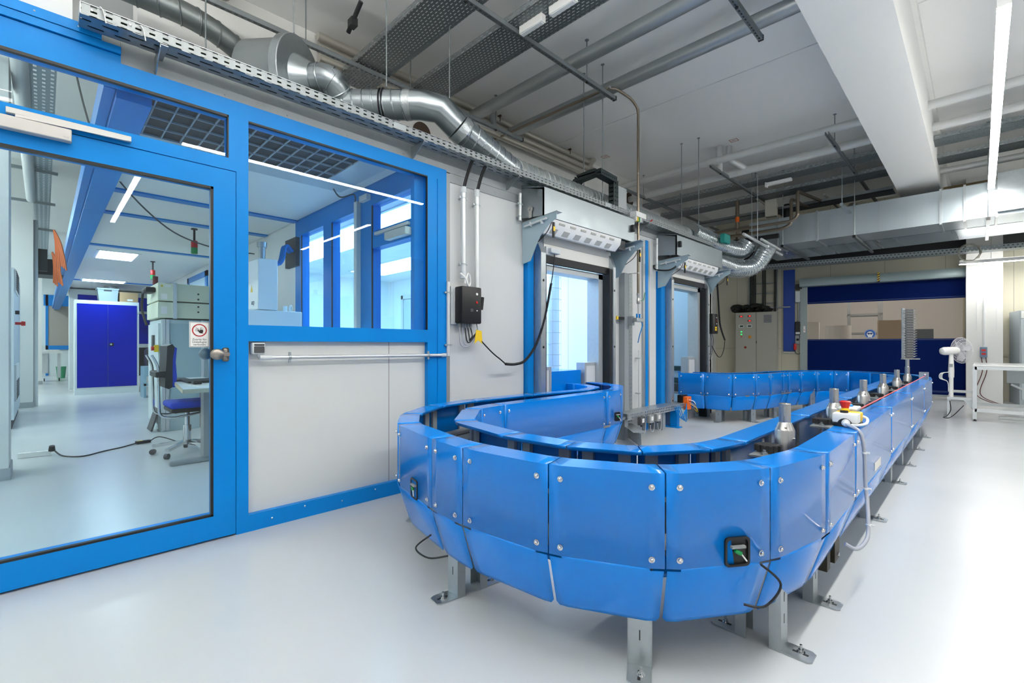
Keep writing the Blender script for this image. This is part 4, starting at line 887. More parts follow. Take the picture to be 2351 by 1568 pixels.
for y in (1.76, 4.42): part('joint_plate', B().box(-2.949, -2.946, y, y+.10, tz0+.004, tz1-.003), GALV, t)
b = B()
for y in (.16, .205, .30): b.lathe((-2.949, y, 2.69), (1, 0, 0), [(.006, 0), (.004, .004)], 8)
part('tray_bolt', b, CHROME, t)
for y, z, lb in ((.19, 2.70, 'white cable tie at the near end plate of the tray'), (.34, 2.685, 'second white cable tie hanging from the tray side')):
    solo('cable_tie', B().tube(spline([(-2.946, y, z+.02), (-2.935, y+.01, z), (-2.94, y+.02, z-.05)], 5), .003, 6), WPLAS, lb, 'cable tie')
b = B()
for k in range(9): b.tube([(-3.067+.0125*k, ya+.01, tz0+.014+.008*(k % 3)), (-3.067+.0125*k, yb-.01, tz0+.014+.008*((k+1) % 3))], .010, 6)
solo('tray_cables', b, mat('cable_green_shaded', '23301F', .7), 'bundled green and grey cables lying inside the long tray', 'cable', kind='stuff')  # cables darkened in colour so the tray inside looks shaded
t = thing('tray_bend', 'raised dark perforated tray arch above the first shutter cover', 'cable tray', (-3.3, 4.7, 2.8))
DKP = perf('dark_perforated', '4C5656', 2, .05, .014, 1, .04, .012, stag=0)
pts = [(-3.52, 4.41, 2.82), (-3.30, 4.41, 3.05), (-3.05, 4.41, 3.07), (-3.05, 4.74, 3.05), (-3.05, 4.74, 2.68)]
for i in range(4): part('tray_segment', B().bar(pts[i], pts[i+1], .10, .07, (0, 0, 1) if i != 3 else (1, 0, 0)), DKP, t)
part('hanging_leg', B().box(-3.09, -3.02, 4.80, 4.98, 2.68, 3.0), GALVM, t)
t = thing('terminal_box', 'open white junction box with coloured terminals beside vertical pipe', 'junction box', (-2.86, 5.05, 2.55)); part('box_shell', B().box(-2.945, -2.86, 4.93, 5.16, 2.64, 2.70), WPLAS, t)
for k in range(5): part('terminal', B().box(-2.90, -2.87, 4.94+.035*k, 4.965+.035*k, 2.59, 2.64), (WPLAS, YEL, GREEN, WPLAS, GPLAS)[k], t)
b = B().tube([(-2.945, 5.42, 2.68), (-2.92, 5.43, 2.70)], .008, 8); solo('red_marker', b, RED, 'small red cap poking from the tray beside vertical pipe', 'marker')

# rectangular air duct across the far end
t = thing('air_duct', 'large rectangular galvanised air duct crossing the hall at far end', 'duct', (-1, 10.5, 3.0))
y0, y1, z0, z1 = 9.9, 10.62, 3.02, 3.53
part('duct_body', B().box(-3.24, 4, y0, y1, z0, z1), mat('duct_galvanised', 'B9C4C9', .36, .75, noise=(3, .10), streak=(1.6, .05, .05)), t)
for x in (-2.75, -2.1, -1.55, -.45, -.18, .16, .9): part('duct_flange', B().box(x, x+.03, y0-.025, y1, z0-.025, z1+.02), GALV, t)
for x in (-2.9, -2.4, -1.9, -1.2, -.85, .4): part('duct_crease', B().box(x, x+.004, y0-.003, y0, z0, z1), GALVM, t)
solo('air_duct', B().box(-3.24, 4, 10.66, 11.7, 3.02, 3.4), mat('duct_galvanised_back', 'AEB9C0', .3, .8, noise=(3, .1), streak=(1.6, .05, .05)), 'second flat air duct hidden behind the large rectangular one', 'duct')
solo('air_duct', B().box(.18, 4, 9.80, 9.9, 3.06, 3.62), GALV, 'wider duct section with scribbles at edge of the picture', 'duct')
for x, lb in ((-1.52, 'channel bracket under the air duct before the roller door'), (.085, 'bright channel bracket under the air duct below light strip end'), (-2.62, 'channel bracket holding the air duct beside spiral ducts')):
    t = thing('duct_hanger', lb, 'bracket', (x, 10.7, 3.0), 'duct brackets'); part('hanger_channel', B().box(x-.02, x+.02, 9.78, 11.7, 2.955, 2.99), STRUT if x < 0 else GALV, t); part('hanger_rod', rod(B(), x, 9.82, 2.96), GALV, t); part('hanger_end', B().box(x-.022, x+.022, 9.765, 9.78, 2.95, 2.995), BLACK, t)
t = thing('duct_hanger', 'small hanging channel in front of the air duct by beam', 'bracket', (-1.6, 9.5, 3.4), 'duct brackets'); part('hanger_channel', B().box(-1.62, -1.58, 9.2, 9.9, 3.40, 3.44), GALV, t); part('hanger_rod', rod(B(), -1.6, 9.25, 3.4), GALV, t)
t = thing('duct_hanger', 'small hanging channel under the bent metal pipes', 'bracket', (-2.95, 9.4, 3.2), 'duct brackets'); part('hanger_channel', B().box(-2.97, -2.93, 9.1, 9.7, 3.06, 3.10), GALV, t); part('hanger_rod', rod(B(), -2.95, 9.15, 3.1), GALV, t)
t = thing('pipe_rail', 'pair of bare metal rails hanging in front of the air duct', 'rail', (-2.4, 8.6, 2.9))
part('rail', B().tube([(-2.62, 7.75, 2.86), (-2.62, 9.75, 2.80)], .022, 10), ALU, t); part('rail', B().tube([(-2.50, 8.2, 2.83), (-2.50, 9.2, 2.80)], .02, 10), ALU, t); part('rail_hanger', rod(B(), -2.62, 8.4, 2.86, 3.95), GALV, t)
XF = FARXF
t = thing('far_cable_tray', 'perforated cable tray crossing above the roller door', 'cable tray', (-1.5, -1.0, 2.9))
FTS = perf('far_tray_side', 'AEB6B8', 0, .06, .024, 2, .05, .016, stag=.5, rough=.45)
part('tray_side', B().box(-4.2, 4, -1.0, -.997, 2.90, 2.985), FTS, t); part('tray_base', B().box(-4.2, 4, -1.0, -.70, 2.898, 2.90), GALVD, t)
XF = M.Identity(4)

# ------------------------------------------------------------------ lights of the hall
def strip(a, bb, label, z=3.4, wd=.07, hang=True, m_=LED):
    a, bb = V((*a, z)), V((*bb, z)); d = (bb-a); L = d.length; u = d/L; s = V((-u.y, u.x, 0))
    t = thing('light_strip', label, 'lamp', (a+bb)/2, 'light strips of the hall')
    part('lamp_body', B().obox((a+bb)/2+V((0, 0, .026)), d, s*wd, (0, 0, .062)), WPLAS, t)
    part('added_top_glow', B().obox((a+bb)/2+V((0, 0, .059)), d-u*.01, s*(wd*.8), (0, 0, .004)), UPL2 if m_ is LED2 else UPL3 if m_ is LED3 else UPL, t)  # added glowing sheet, throws light up at the ceiling
    part('diffuser', B().obox((a+bb)/2+V((0, 0, -.0095)), d-u*.01, s*wd*.98, (0, 0, .009)), m_, t)
    for f in (.12, .88):
        p = a+d*f; part('suspension', B().tube([p+V((0, 0, .06)), V((p.x, p.y, H))], .003, 6), CHROME, t)
    return t
strip((.115, 4.55), (.115, 9.74), 'long glowing light strip hanging beside the white beam')
strip((.115, 1.1), (.115, 4.33), 'glowing light strip overhead before the long one, seen only mirrored in window')
strip((.115, -3.4), (.115, -.2), 'glowing light strip behind the camera in line with the others', m_=LED3)
strip((-1.3, -1.2), (-1.3, 1.85), 'added unseen light strip overhead between glazed wall and beam', m_=LED3)  # added lamp out of view, brightens the ceiling above the enclosure
strip((1.8, .9), (5.1, .9), 'glowing cross strip mirrored in the door glass', m_=LED2); strip((1.9, 4.35), (5.2, 4.35), 'glowing cross strip mirrored in the window glass', m_=LED2)
XF = FARXF
strip((-.24, -1.0), (3.4, -1.0), 'glowing cross strip in front of the white column', 2.67, .05, True)
t = thing('cable_coil', 'loose coil of grey cable hung on the cable tray by the column', 'cable', (-.1, -1.04, 2.8))
for k in range(5):
    r = .145+.018*random.random(); part('cable_loop', B().tube([(-.12+.02*random.random()+r*math.cos(a), -1.05-.012*k, 2.855+.02*random.random()+r*math.sin(a)) for a in [q*2*PI/28 for q in range(29)]], .006, 6, False), mat('coil_cable_%d' % k, 'A3A296', .5), t)
XF = M.Identity(4)
# ------------------------------------------------------------------ far wall: roller door, cabinet, controls
XF = FARXF
r = sroot('door_4', (-1.4, 0, 0))
part('door_header', B().prism([(-2.90, -.02, 2.50), (-2.90, -.30, 2.50), (-2.90, -.32, 2.56), (-2.90, -.28, 2.69), (-2.90, -.02, 2.70)], (2.93, 0, 0)), mat('header_grey', '93A3A5', .45, .4), r)
b = B(); b.box(-2.75, .0, -.06, -.055, 2.095, 2.50); b.box(-2.75, .0, -.06, -.055, .07, 1.256); part('door_curtain', b, NAVY, r)
b = B(); b.box(-2.75, 0, -.063, -.055, 2.12, 2.135); b.box(-2.75, 0, -.064, -.055, 1.225, 1.245); b.box(-2.75, 0, -.063, -.055, .12, .16); part('curtain_hem', b, mat('navy_hem', '0A2E6E', .4), r)
part('curtain_window', B().box(-2.75, .0, -.060, -.056, 1.256, 2.095), FOIL, r)
part('door_bottom_bar', B().box(-2.75, 0, -.075, -.045, .03, .075), GREYP, r)
b = B(); b.box(-2.90, -2.755, -.12, -.0, 0, 2.52); b.box(.005, .06, -.12, 0, 0, 2.52); part('door_guide', b, mat('guide_grey', '9AA6A6', .5, .2), r)
b = B(); b.box(-1.445, -1.405, -.335, -.27, 2.50, 2.70); part('hazard_strip', b, BLACK, r)
b = B()
for k in range(4): b.prism([(-1.445, -.337, 2.51+.05*k), (-1.405, -.337, 2.53+.05*k), (-1.405, -.337, 2.555+.05*k), (-1.445, -.337, 2.535+.05*k)], (0, .002, 0))
part('hazard_stripe', b, YEL, r)
t = thing('safety_sign', 'round blue sign of a head with goggles on the roller door foil', 'sign', (-1.56, -.065, 1.37))
part('sign_disc', B().lathe((-1.562, -.066, 1.37), (0, -1, 0), [(.105, 0), (.105, .001)], 32), mat('sign_blue', '1C5EB4', .4), t)
q = B(); rng = [(-1.562+rr*math.cos(a), -.0676, 1.37+rr*math.sin(a)) for a in [k*2*PI/32 for k in range(32)] for rr in (.094, .099)]; vs = [q.v(p) for p in rng]
for k in range(32): q.face([vs[2*k], vs[(2*k+2) % 64], vs[(2*k+3) % 64], vs[2*k+1]])
q.lathe((-1.562, -.067, 1.365), (0, -1, 0), [(.058, 0), (.058, .0005)], 24); q.box(-1.60, -1.525, -.0676, -.067, 1.29, 1.33)
part('sign_head', q, WPLAS, t)
q = B()
for x in (-1.585, -1.540): q.lathe((x, -.0676, 1.375), (0, -1, 0), [(.021, 0), (.021, .001)], 14)
q.box(-1.625, -1.50, -.0686, -.0676, 1.378, 1.388); part('sign_goggles', q, mat('sign_blue_dark', '16407F', .4), t)
# what shows through the foil window: room behind
b = B().box(-4.2, 2.5, 4.2, 4.4, -.0, 3.4); b.box(-4.2, 2.5, .25, 4.2, 3.3, 3.4); struct('wall_behind_door', b, ribbed('pale_wall_sheet', 'DAD8D5', 2, .25, .02, .6))
solo('packing_roll', B().lathe((-2.15, 1.6, 0), (0, 0, 1), [(.28, 0), (.28, 1.62)], 24), WPLAS, 'white wrapped roll standing behind the foil window', 'roll')
solo('storage_rack', B().box(-1.95, -1.2, 2.2, 2.9, .5, .55).box(-1.95, -1.2, 2.2, 2.9, 1.4, 1.45).box(-1.95, -1.2, 2.2, 2.9, 1.9, 1.95).box(-1.95, -1.88, 2.2, 2.27, 0, 2.6).box(-1.30, -1.2, 2.2, 2.27, 0, 2.6), GREYP, 'grey storage rack behind the foil window', 'rack')
solo('cardboard_stack', B().box(-1.35, -.8, 1.2, 1.6, 0, 1.72), mat('pale_carton', 'DCC6A8', .8), 'tall pale carton behind the round blue sign', 'box'); solo('door_behind', B().box(-.75, -.3, 1.5, 1.6, 0, 1.5), mat('grey_blue', '7C8794', .6), 'low grey board standing behind the foil window', 'board'); solo('white_machine', B().box(-2.95, -2.55, .8, 1.4, 0, 1.7).box(-2.9, -2.6, .78, .8, 1.1, 1.5), WPLAS, 'white machine housing seen at edge of the foil window', 'machine')
t = thing('lamp_box', 'lit strip lamp behind the roller door', 'lamp', (-1, 2, 3.28)); part('diffuser', B().box(-2.6, .6, 1.7, 2.0, 3.25, 3.29), emis('warm_room_light', 'FFFAF6', 7), t)
# electric cabinet
t = thing('switch_cabinet', 'tall warm grey electric cabinet with red displays beside blue strip', 'cabinet', (-3.8, -.2, 0))
part('cabinet_body', B().box(-4.27, -3.36, -.40, -.02, .0, 1.93), CABG, t)
for x0, x1 in ((-4.262, -3.805), (-3.798, -3.372)): part('cabinet_door', B().rbox(x0, x1, -.418, -.40, .10, 1.92, .004, 1), CABG, t)
part('cabinet_plinth', B().box(-4.26, -3.37, -.39, -.03, 0, .1), DGREY, t)
for x, z in ((-4.14, 1.83), (-3.95, 1.835), (-3.95, 1.72)): part('display', B().box(x-.04, x+.04, -.421, -.418, z-.02, z+.02), BLACK, t); part('display_digits', B().box(x-.015, x+.028, -.4225, -.421, z-.011, z+.011), REDL, t)
for x in (-4.13, -3.95): part('controller_panel', B().box(x-.06, x+.055, -.422, -.418, 1.555, 1.625), LGREY, t); part('controller_screen', B().box(x-.035, x+.04, -.424, -.422, 1.57, 1.605), mat('screen_green_%d' % int(-x*100), '1E4022', .3), t)
for z, m_ in ((1.45, GRNL), (1.385, GRNL), (1.325, RED)): part('pilot_lamp', B().lathe((-4.13, -.418, z), (0, -1, 0), [(.016, 0), (.016, .008), (.010, .012)], 12), m_, t)
part('main_switch', B().lathe((-3.94, -.418, 1.32), (0, -1, 0), [(.036, 0), (.036, .006), (.018, .008), (.018, .022)], 16), mat('switch_amber', 'D9920F', .4), t); part('red_switch', B().lathe((-4.04, -.418, 1.06), (0, -1, 0), [(.028, 0), (.028, .006), (.016, .01), (.016, .02)], 16), mat('switch_red', '8E2012', .4), t)
part('vent_grille', B().box(-3.64, -3.46, -.423, -.418, 1.66, 1.86), GPLAS, t)
b = B()
for k in range(9): b.box(-3.63, -3.47, -.4245, -.423, 1.672+.02*k, 1.680+.02*k)
part('vent_slats', b, DGREY, t)
part('door_lock', B().box(-3.805, -3.79, -.425, -.415, 1.16, 1.22), BLACK, t)
t = thing('coiled_cables', 'messy coils of black cable piled on top of electric cabinet', 'cables', (-3.9, -.2, 1.93)); t['kind'] = 'stuff'
for k, (x, z, rr) in enumerate(((-4.28, 2.05, .13), (-4.05, 2.02, .15), (-3.85, 2.03, .17), (-3.65, 2.0, .12))):
    b = B()
    for j in range(9):
        r_ = rr*(.3+.09*j); oy = -.32+.03*j+.02*random.random()
        b.tube([(x+r_*1.2*math.cos(a)+.02*random.random(), oy+.05*math.sin(2*a), max(1.945, z+r_*.75*math.sin(a))) for a in [q*2*PI/20 for q in range(21)]], .016, 5, False)
    part('cable_coil', b, mat('coil_black_%d' % k, '20231F', .6), t)
t = thing('cable_ladder', 'vertical cable ladder with cable bundles above the electric cabinet', 'cable ladder', (-3.7, -.05, 2.0))
b = B()
for x in (-4.02, -3.40): b.box(x, x+.03, -.08, -.02, 1.98, 3.0)
for z in (2.15, 2.40, 2.65): b.box(-4.02, -3.40, -.07, -.05, z, z+.025)
part('ladder_frame', b, GALVD, t)
for x, n in ((-3.98, 5), (-3.70, 3), (-3.44, 2)):
    b = B()
    for j in range(n): b.tube([(x+.03*j, -.09-.008*(j % 2), 1.95), (x+.03*j+.005, -.09, 2.5), (x+.03*j, -.09-.008*(j % 2), 3.0)], .014, 6)
    part('cable_bundle', b, mat('bundle_%d' % n, '2E332E', .6), t)
part('cross_bar', B().box(-4.0, -3.1, -.10, -.08, 2.03, 2.06), GALVD, t)
t = thing('blue_strip_panel', 'tall narrow blue panel on the wall beside electric cabinet', 'panel', (-3.12, -.03, 1.0)); part('panel_sheet', B().box(-3.25, -3.01, -.06, -.02, .97, 2.95), mat('strip_blue', '0A3F9C', .45), t); part('panel_rail', B().box(-3.25, -3.0, -.07, -.02, .93, .955), LGREY, t)
t = thing('door_controller', 'black and grey control unit with round knob beside the roller door', 'control box', (-2.94, -.1, 1.2)); part('box_body', B().rbox(-3.0, -2.88, -.12, -.03, 1.36, 1.68, .008, 1), BLACK, t); part('box_label', B().box(-2.99, -2.90, -.122, -.12, 1.38, 1.43), LGREY, t); part('lower_plate', B().box(-3.0, -2.88, -.06, -.02, 1.15, 1.36), GREYP, t); part('rotary_knob', B().lathe((-2.95, -.06, 1.25), (0, -1, 0), [(.03, 0), (.03, .03), (.012, .03), (.012, .045)], 14), BLACK, t)
t = thing('red_plug', 'red industrial plug with black lead beside blue panel', 'plug', (-3.0, -.1, 1.0)); part('plug_body', B().rbox(-3.03, -2.97, -.14, -.06, 1.0, 1.15, .012, 2), RED, t); part('plug_lead', B().tube(spline([(-3.0, -.1, 1.0), (-2.99, -.1, .93), (-2.93, -.1, .90), (-2.89, -.1, .96), (-2.885, -.1, 1.2), (-2.91, -.1, 1.34)], 6), .008, 6), BLACK, t)
t = thing('conduit', 'white conduit with junction boxes left of the roller door header', 'conduit', (-2.9, -.05, 2.0), 'conduits on the wall'); t['label'] = 'white conduit with junction box under the roller door header'; part('tube', B().tube([(-2.92, -.06, 1.68), (-2.92, -.06, 2.16)], .018, 10), LGREY, t); part('junction_box', B().rbox(-3.0, -2.88, -.12, -.02, 2.15, 2.42, .008, 1), LGREY, t); part('motor_box', B().box(-2.99, -2.86, -.16, -.02, 2.46, 2.58), BLACK, t)
b = B().box(-2.83, -2.79, -.123, -.12, 1.42, 1.57); b2 = B().lathe((-2.81, -.123, 1.48), (0, -1, 0), [(.01, 0), (.01, .003)], 10)
t = thing('guide_sticker', 'small white sticker with red dot on the roller door guide', 'sticker', (-2.81, -.12, 1.4)); part('sticker_sheet', b, WPLAS, t); part('sticker_dot', b2, RED, t)
t = thing('white_locker', 'pale grey locker with handle at the far edge behind table', 'locker', (.95, -.35, 0)); part('locker_body', B().box(.62, 1.6, -.75, -.1, 0, 1.76), mat('locker_grey', 'AEB8BE', .5), t); part('locker_door', B().rbox(.64, 1.58, -.77, -.75, .1, 1.60, .006, 1), mat('locker_door_grey', 'B9C2C8', .45), t); part('locker_head', B().box(.64, 1.58, -.765, -.75, 1.62, 1.75), WPLAS, t); part('locker_handle', B().lathe((.73, -.77, 1.15), (0, -1, 0), [(.03, 0), (.03, .02), (.015, .03), (.04, .06)], 12), DGREY, t)
t = thing('hanging_pipe', 'thin white pipe with valve hanging beside the column', 'pipe', (.42, -.3, 2.6)); part('tube', B().tube([(.42, -.25, 2.35), (.42, -.25, 3.3)], .02, 10), LGREY, t); part('valve', B().lathe((.42, -.25, 2.30), (0, 0, 1), [(.03, 0), (.035, .05), (.02, .08)], 10), CHROME, t)
XF = M.Identity(4)
# column fittings
t = thing('column_socket', 'grey socket block with red sockets on the white column', 'socket', (.05, 12.88, 1.0)); part('riser', B().box(.045, .065, 12.885, 12.9, 1.12, 2.1), LGREY, t); part('socket_block', B().rbox(0.0, .10, 12.82, 12.9, .88, 1.08, .006, 1), mat('socket_blue_grey', '6F86A0', .5), t)
for z in (.93, 1.0): part('red_socket', B().box(.02, .08, 12.812, 12.82, z, z+.035), RED, t)
for x in (.02, .08): part('socket_lead', B().tube(spline([(x, 12.85, .88), (x+.01, 12.84, .6), (x-.08, 12.7, .2), (x+.1, 12.6, .05), (x+.3, 12.5, .02)], 6), .007, 6), mat('lead_red_%d' % int(x*100), '5A2A28', .5), t)
b = B()
for x in (-.05, .22): b.box(x, x+.006, 12.893, 12.9, 1.4, 2.3)
struct('trim_5', b, LGREY)

# aluminium work table with fan
t = thing('work_table', 'aluminium profile work table standing by the white column', 'table', (.2, 10.3, 0))
x0, x1, y0, y1 = -.055, .98, 9.70, 10.80
def prof(b, p, q, s=.045): return b.bar(p, q, s, s)
part('tabletop', B().rbox(x0-.02, x1, y0-.02, y1+.02, .805, .83, .003, 1), mat('table_white', 'E8E8E6', .25, coat=.3), t)
for x in (x0, x1-.03):
    for y in (y0, y1):
        lg = part('leg', prof(B(), (x, y, .03), (x, y, .805)), ALU, t); part('leg_foot', B().lathe((x, y, 0), (0, 0, 1), [(.022, 0), (.022, .008), (.010, .010), (.010, .03)], 10), DARK, lg)
for z in (.78, .16):
    for y in (y0, y1): part('rail', prof(B(), (x0, y, z), (x1, y, z)), ALU, t)
    for x in (x0, x1-.03): part('rail', prof(B(), (x, y0, z), (x, y1, z)), ALU, t)
part('connector_plate', B().box(.30, .55, 10.76, 10.78, .52, .72), LGREY, t)
part('shelf_brace', B().bar((x0+.4, y1-.05, .5), (x1-.1, y1-.05, .2), .03, .03), ALU, t)
t = thing('side_frame', 'low aluminium frame arm beside table carrying the white fan', 'frame', (-.2, 9.95, 0))
b = B(); prof(b, (-.36, 9.9, .30), (-.07, 9.9, .30), .04); prof(b, (-.36, 10.9, .34), (-.07, 10.9, .34), .04); prof(b, (-.34, 9.9, .30), (-.34, 10.9, .32), .04); b.prism([(-.18, 9.9, .28), (-.075, 9.9, .28), (-.075, 9.9, .14)], (0, .01, 0))
part('arm', b, ALU, t); part('arm_foot', B().box(-.36, -.32, 9.9, 9.94, 0.0, .28), ALU, t); part('rear_rail', B().box(-.07, .0, 12.0, 12.05, .10, .14), ALU, t)
t = thing('stand_fan', 'white stand fan with round grille beside the work table', 'fan', (-.30, 9.92, .32))
fx, fy = -.315, 9.92
part('pole', B().tube([(fx, fy, .32), (fx, fy, .70)], .026, 16), WPLAS, t); part('neck', B().lathe((fx, fy, .62), (0, 0, 1), [(.034, 0), (.036, .10), (.03, .26), (.024, .36)], 16), WPLAS, t); part('neck_panel', B().box(fx-.02, fx+.02, fy-.038, fy-.034, .78, .83), GPLAS, t)
hd = V((.78, .62, .05)).normalized()
part('motor_head', B().lathe(V((fx, fy, 1.03))-hd*.10, hd, [(.02, -.05), (.05, -.035), (.062, 0), (.062, .06), (.055, .17), (.04, .20)], 20), WPLAS, t)
g0 = V((fx, fy, 1.03))+hd*.12; u = hd.cross(V((0, 0, 1))).normalized(); v_ = u.cross(hd)
b = B()
for k in range(44):
    a = k*2*PI/44; e = u*math.cos(a)+v_*math.sin(a)
    b.tube([g0-hd*.03+e*.03, g0-hd*.015+e*.16, g0+hd*.02+e*.20, g0+hd*.06+e*.165, g0+hd*.08+e*.03], .0022, 4, False)
for r_, h_ in ((.20, .02), (.12, -.02), (.12, .075), (.165, .06)): b.tube([g0+hd*h_+(u*math.cos(a)+v_*math.sin(a))*r_ for a in [q*2*PI/32 for q in range(33)]], .003, 5, False)
part('grille', b, mat('grille_white', 'E2E2E4', .4), t)
for k in range(3):
    a = k*2*PI/3; e = u*math.cos(a)+v_*math.sin(a); f = u*math.cos(a+.8)+v_*math.sin(a+.8)
    b = B(); b.prism([g0+e*.03+hd*.01, g0+e*.17+hd*.01, g0+(e+f).normalized()*.175+hd*.045, g0+f*.12+hd*.05, g0+f*.03+hd*.03], hd*.002); part('blade', b, mat('blade_%d' % k, 'DADADF', .2), t)
b = B()
for k in range(4): b.tube(spline([(fx-.02, fy-.03, .70), (fx-.09-.01*k, fy-.04, .68), (fx-.10-.01*k, fy-.03, .60), (fx-.04, fy-.03, .55), (fx-.03, fy-.03, .4)], 6), .004, 6)
part('wound_cord', b, WPLAS, t)
solo('loose_lead', B().tube(spline([(-.33, 9.9, .26), (-.32, 9.88, .12), (-.36, 9.83, .03), (-.40, 9.78, .008), (-.34, 9.75, .008), (-.28, 9.9, .05), (-.18, 10.1, .18)], 6), .006, 6), BLACK, 'black lead dangling to the floor under the white fan', 'cable')
for k, (xa, ya_, lb) in enumerate(((.2, 10.2, 'power strip with dark sockets on the floor rail under table'), (.45, 10.4, 'second power strip nearer the wall under the table'))):
    b = B().rbox(xa, xa+.35, ya_, ya_+.05, .0, .04, .005, 1); solo('power_strip', b, ALU, lb, 'power strip', 'power strips under the table')

# ------------------------------------------------------------------ rooms behind the glass
b = B().box(-16.5, -3.21, .42, 2.06, 2.55, 2.60); b.box(-16.5, -3.21, 2.2, 5.62, 2.55, 2.6); b.box(-4.9, -3.21, 5.7, 7.76, 2.5, 2.6); struct('ceiling_rooms', b, WHITE)
b = B()
for x in (-5.6, -6.6, -8.85, -13.9): b.box(x-.06, x+.06, .42, 2.06, 2.535, 2.56)
b.box(-24, -3.21, .27, .42, 2.42, 2.62); b.box(-24, -3.21, .22, .268, 2.46, 2.60)
struct('trim_beams', b, BLUE)
# partition with blue frames and glass
b = B(); pa, pb = 2.07, 2.16
b.box(-5.63, -3.21, pa, pb, 2.37, 2.56); b.box(-5.63, -5.45, pa, pb, 0, 2.37); b.box(-4.86, -4.66, pa, pb, 0, 2.37); b.box(-4.15, -3.84, pa, pb, 0, 2.37); b.box(-3.84, -3.21, pa, pb, 1.98, 2.13); b.box(-3.21, -3.16, pa, pb, 0, 2.56); b.box(-5.45, -4.15, pa, pb, 0, .15); b.box(-3.84, -3.2, pa, pb, 0, .12)
struct('wall_partition_frame', b, BLUE)
b = B().box(-16.5, -5.63, pa, pb, 0, 2.56); b.box(-9.6, -9.5, 2.16, 5.62, 0, 2.56); struct('wall_partition', b, PANELX)
b = B()
for xa, xb, za, zb_ in ((-11.3, -9.7, 1.75, 2.45), (-15.2, -12.6, 1.9, 2.45)):
    b.box(xa, xb, 2.045, 2.07, zb_-.10, zb_); b.box(xa, xb, 2.045, 2.07, za, za+.1); b.box(xa, xa+.14, 2.045, 2.07, za, zb_); b.box(xb-.14, xb, 2.045, 2.07, za, zb_)
struct('trim_inner_windows', b, BLUE)
b = B(); b.box(-11.16, -9.84, 2.055, 2.065, 1.85, 2.35); b.box(-15.06, -12.74, 2.055, 2.065, 2.0, 2.35); struct('window_6', b, mat('inner_pane_pale', 'B9DCEE', .2))
b = B()
for xa, xb, za, zb_ in ((-5.45, -4.86, .15, 2.37), (-4.66, -4.15, .15, 2.37), (-3.84, -3.21, .12, 1.98), (-3.90, -3.21, 2.13, 2.37)): b.box(xa, xb, 2.11, 2.116, za, zb_)
struct('window_3', b, GLASSI)
b = B()
for x in (-5.447, -4.657, -3.836): b.box(x, x+.014, 2.066, 2.075, .15, 2.36)
struct('window_4_gasket', b, BLACK)
t = thing('door_closer', 'silver door closer on the blue inner door behind window', 'door closer', (-3.5, 2.05, 2.05)); part('closer_body', B().rbox(-3.52, -3.20, 2.01, 2.07, 1.995, 2.06, .004, 1), bpy.data.materials['closer_silver'], t); part('closer_rail', B().box(-3.75, -3.22, 2.045, 2.07, 2.08, 2.105), bpy.data.materials['closer_arm_silver'], t)
t = thing('cable_duct', 'white vertical cable duct on the inner blue frame', 'cable duct', (-4.07, 2.05, 1)); part('duct_cover', B().box(-4.10, -4.045, 2.03, 2.07, 0, 2.44), LGREY, t); part('duct_lead', B().tube(spline([(-4.07, 2.03, 2.44), (-4.0, 1.98, 2.48), (-4.1, 1.9, 2.46), (-4.15, 1.85, 2.55)], 6), .006, 6), DGREY, t); part('duct_top', B().box(-4.0, -3.86, 2.03, 2.07, 2.42, 2.47), LGREY, t)
b = B().box(-9.6, -3.21, 5.60, 5.70, 0, 2.56); struct('wall_room_back', b, ribbed('bright_wall_panel', 'EEF2F4', 0, 1.0, .008, .5, (1.0, .4)))
b = B(); b.box(-9.0, -8.92, 5.55, 5.6, 0, 2.2); b.box(-7.8, -7.72, 5.55, 5.6, 0, 2.2); b.box(-9.0, -7.72, 5.55, 5.6, 2.12, 2.2); struct('door_5', b, ALU)
b = B().box(-8.9, -7.85, 5.56, 5.6, .0, 2.1); struct('door_6', b, mat('inner_door_grey', 'B9C9D2', .4)); b = B().box(-8.6, -8.1, 5.55, 5.56, .5, 1.5); struct('door_7_louvre', b, ribbed('louvre', '93A6B4', 2, .05, .02))
t = thing('filter_column', 'tall shiny cylinder in wire mesh inside the bright room', 'column', (-4.45, 5.2, 0)); part('cylinder', B().lathe((-4.42, 5.25, 0), (0, 0, 1), [(.10, 0), (.10, 2.54)], 24), mat('cylinder_steel', 'C9D8E4', .3, .6), t)
b = B()
for k in range(12): b.tube([(-4.42+.13*math.cos(a), 5.25+.13*math.sin(a), .5+.16*k) for a in [q*2*PI/20 for q in range(21)]], .003, 4, False)
for q in range(8): a = q*PI/4; b.tube([(-4.42+.13*math.cos(a), 5.25+.13*math.sin(a), .4), (-4.42+.13*math.cos(a), 5.25+.13*math.sin(a), 2.4)], .002, 4, False)
part('wire_mesh', b, GPLAS, t)
b = B().box(-3.40, -3.32, 5.0, 5.1, 0, 2.2); struct('trim_jamb', b, BLUE)
b = B().box(-4.9, -4.8, 5.7, 7.76, 0, 2.56); b.box(-4.9, -3.2, 7.70, 7.745, 0, 2.56); struct('wall_second_room', b, mat('blue_grey_wall', 'B4CCDC', .6))
b = B(); b.box(-3.95, -3.35, 7.66, 7.70, .47, .56); b.box(-3.95, -3.35, 7.66, 7.70, .68, .76); struct('trim_8', b, mat('dark_teal', '1F3A40', .5))
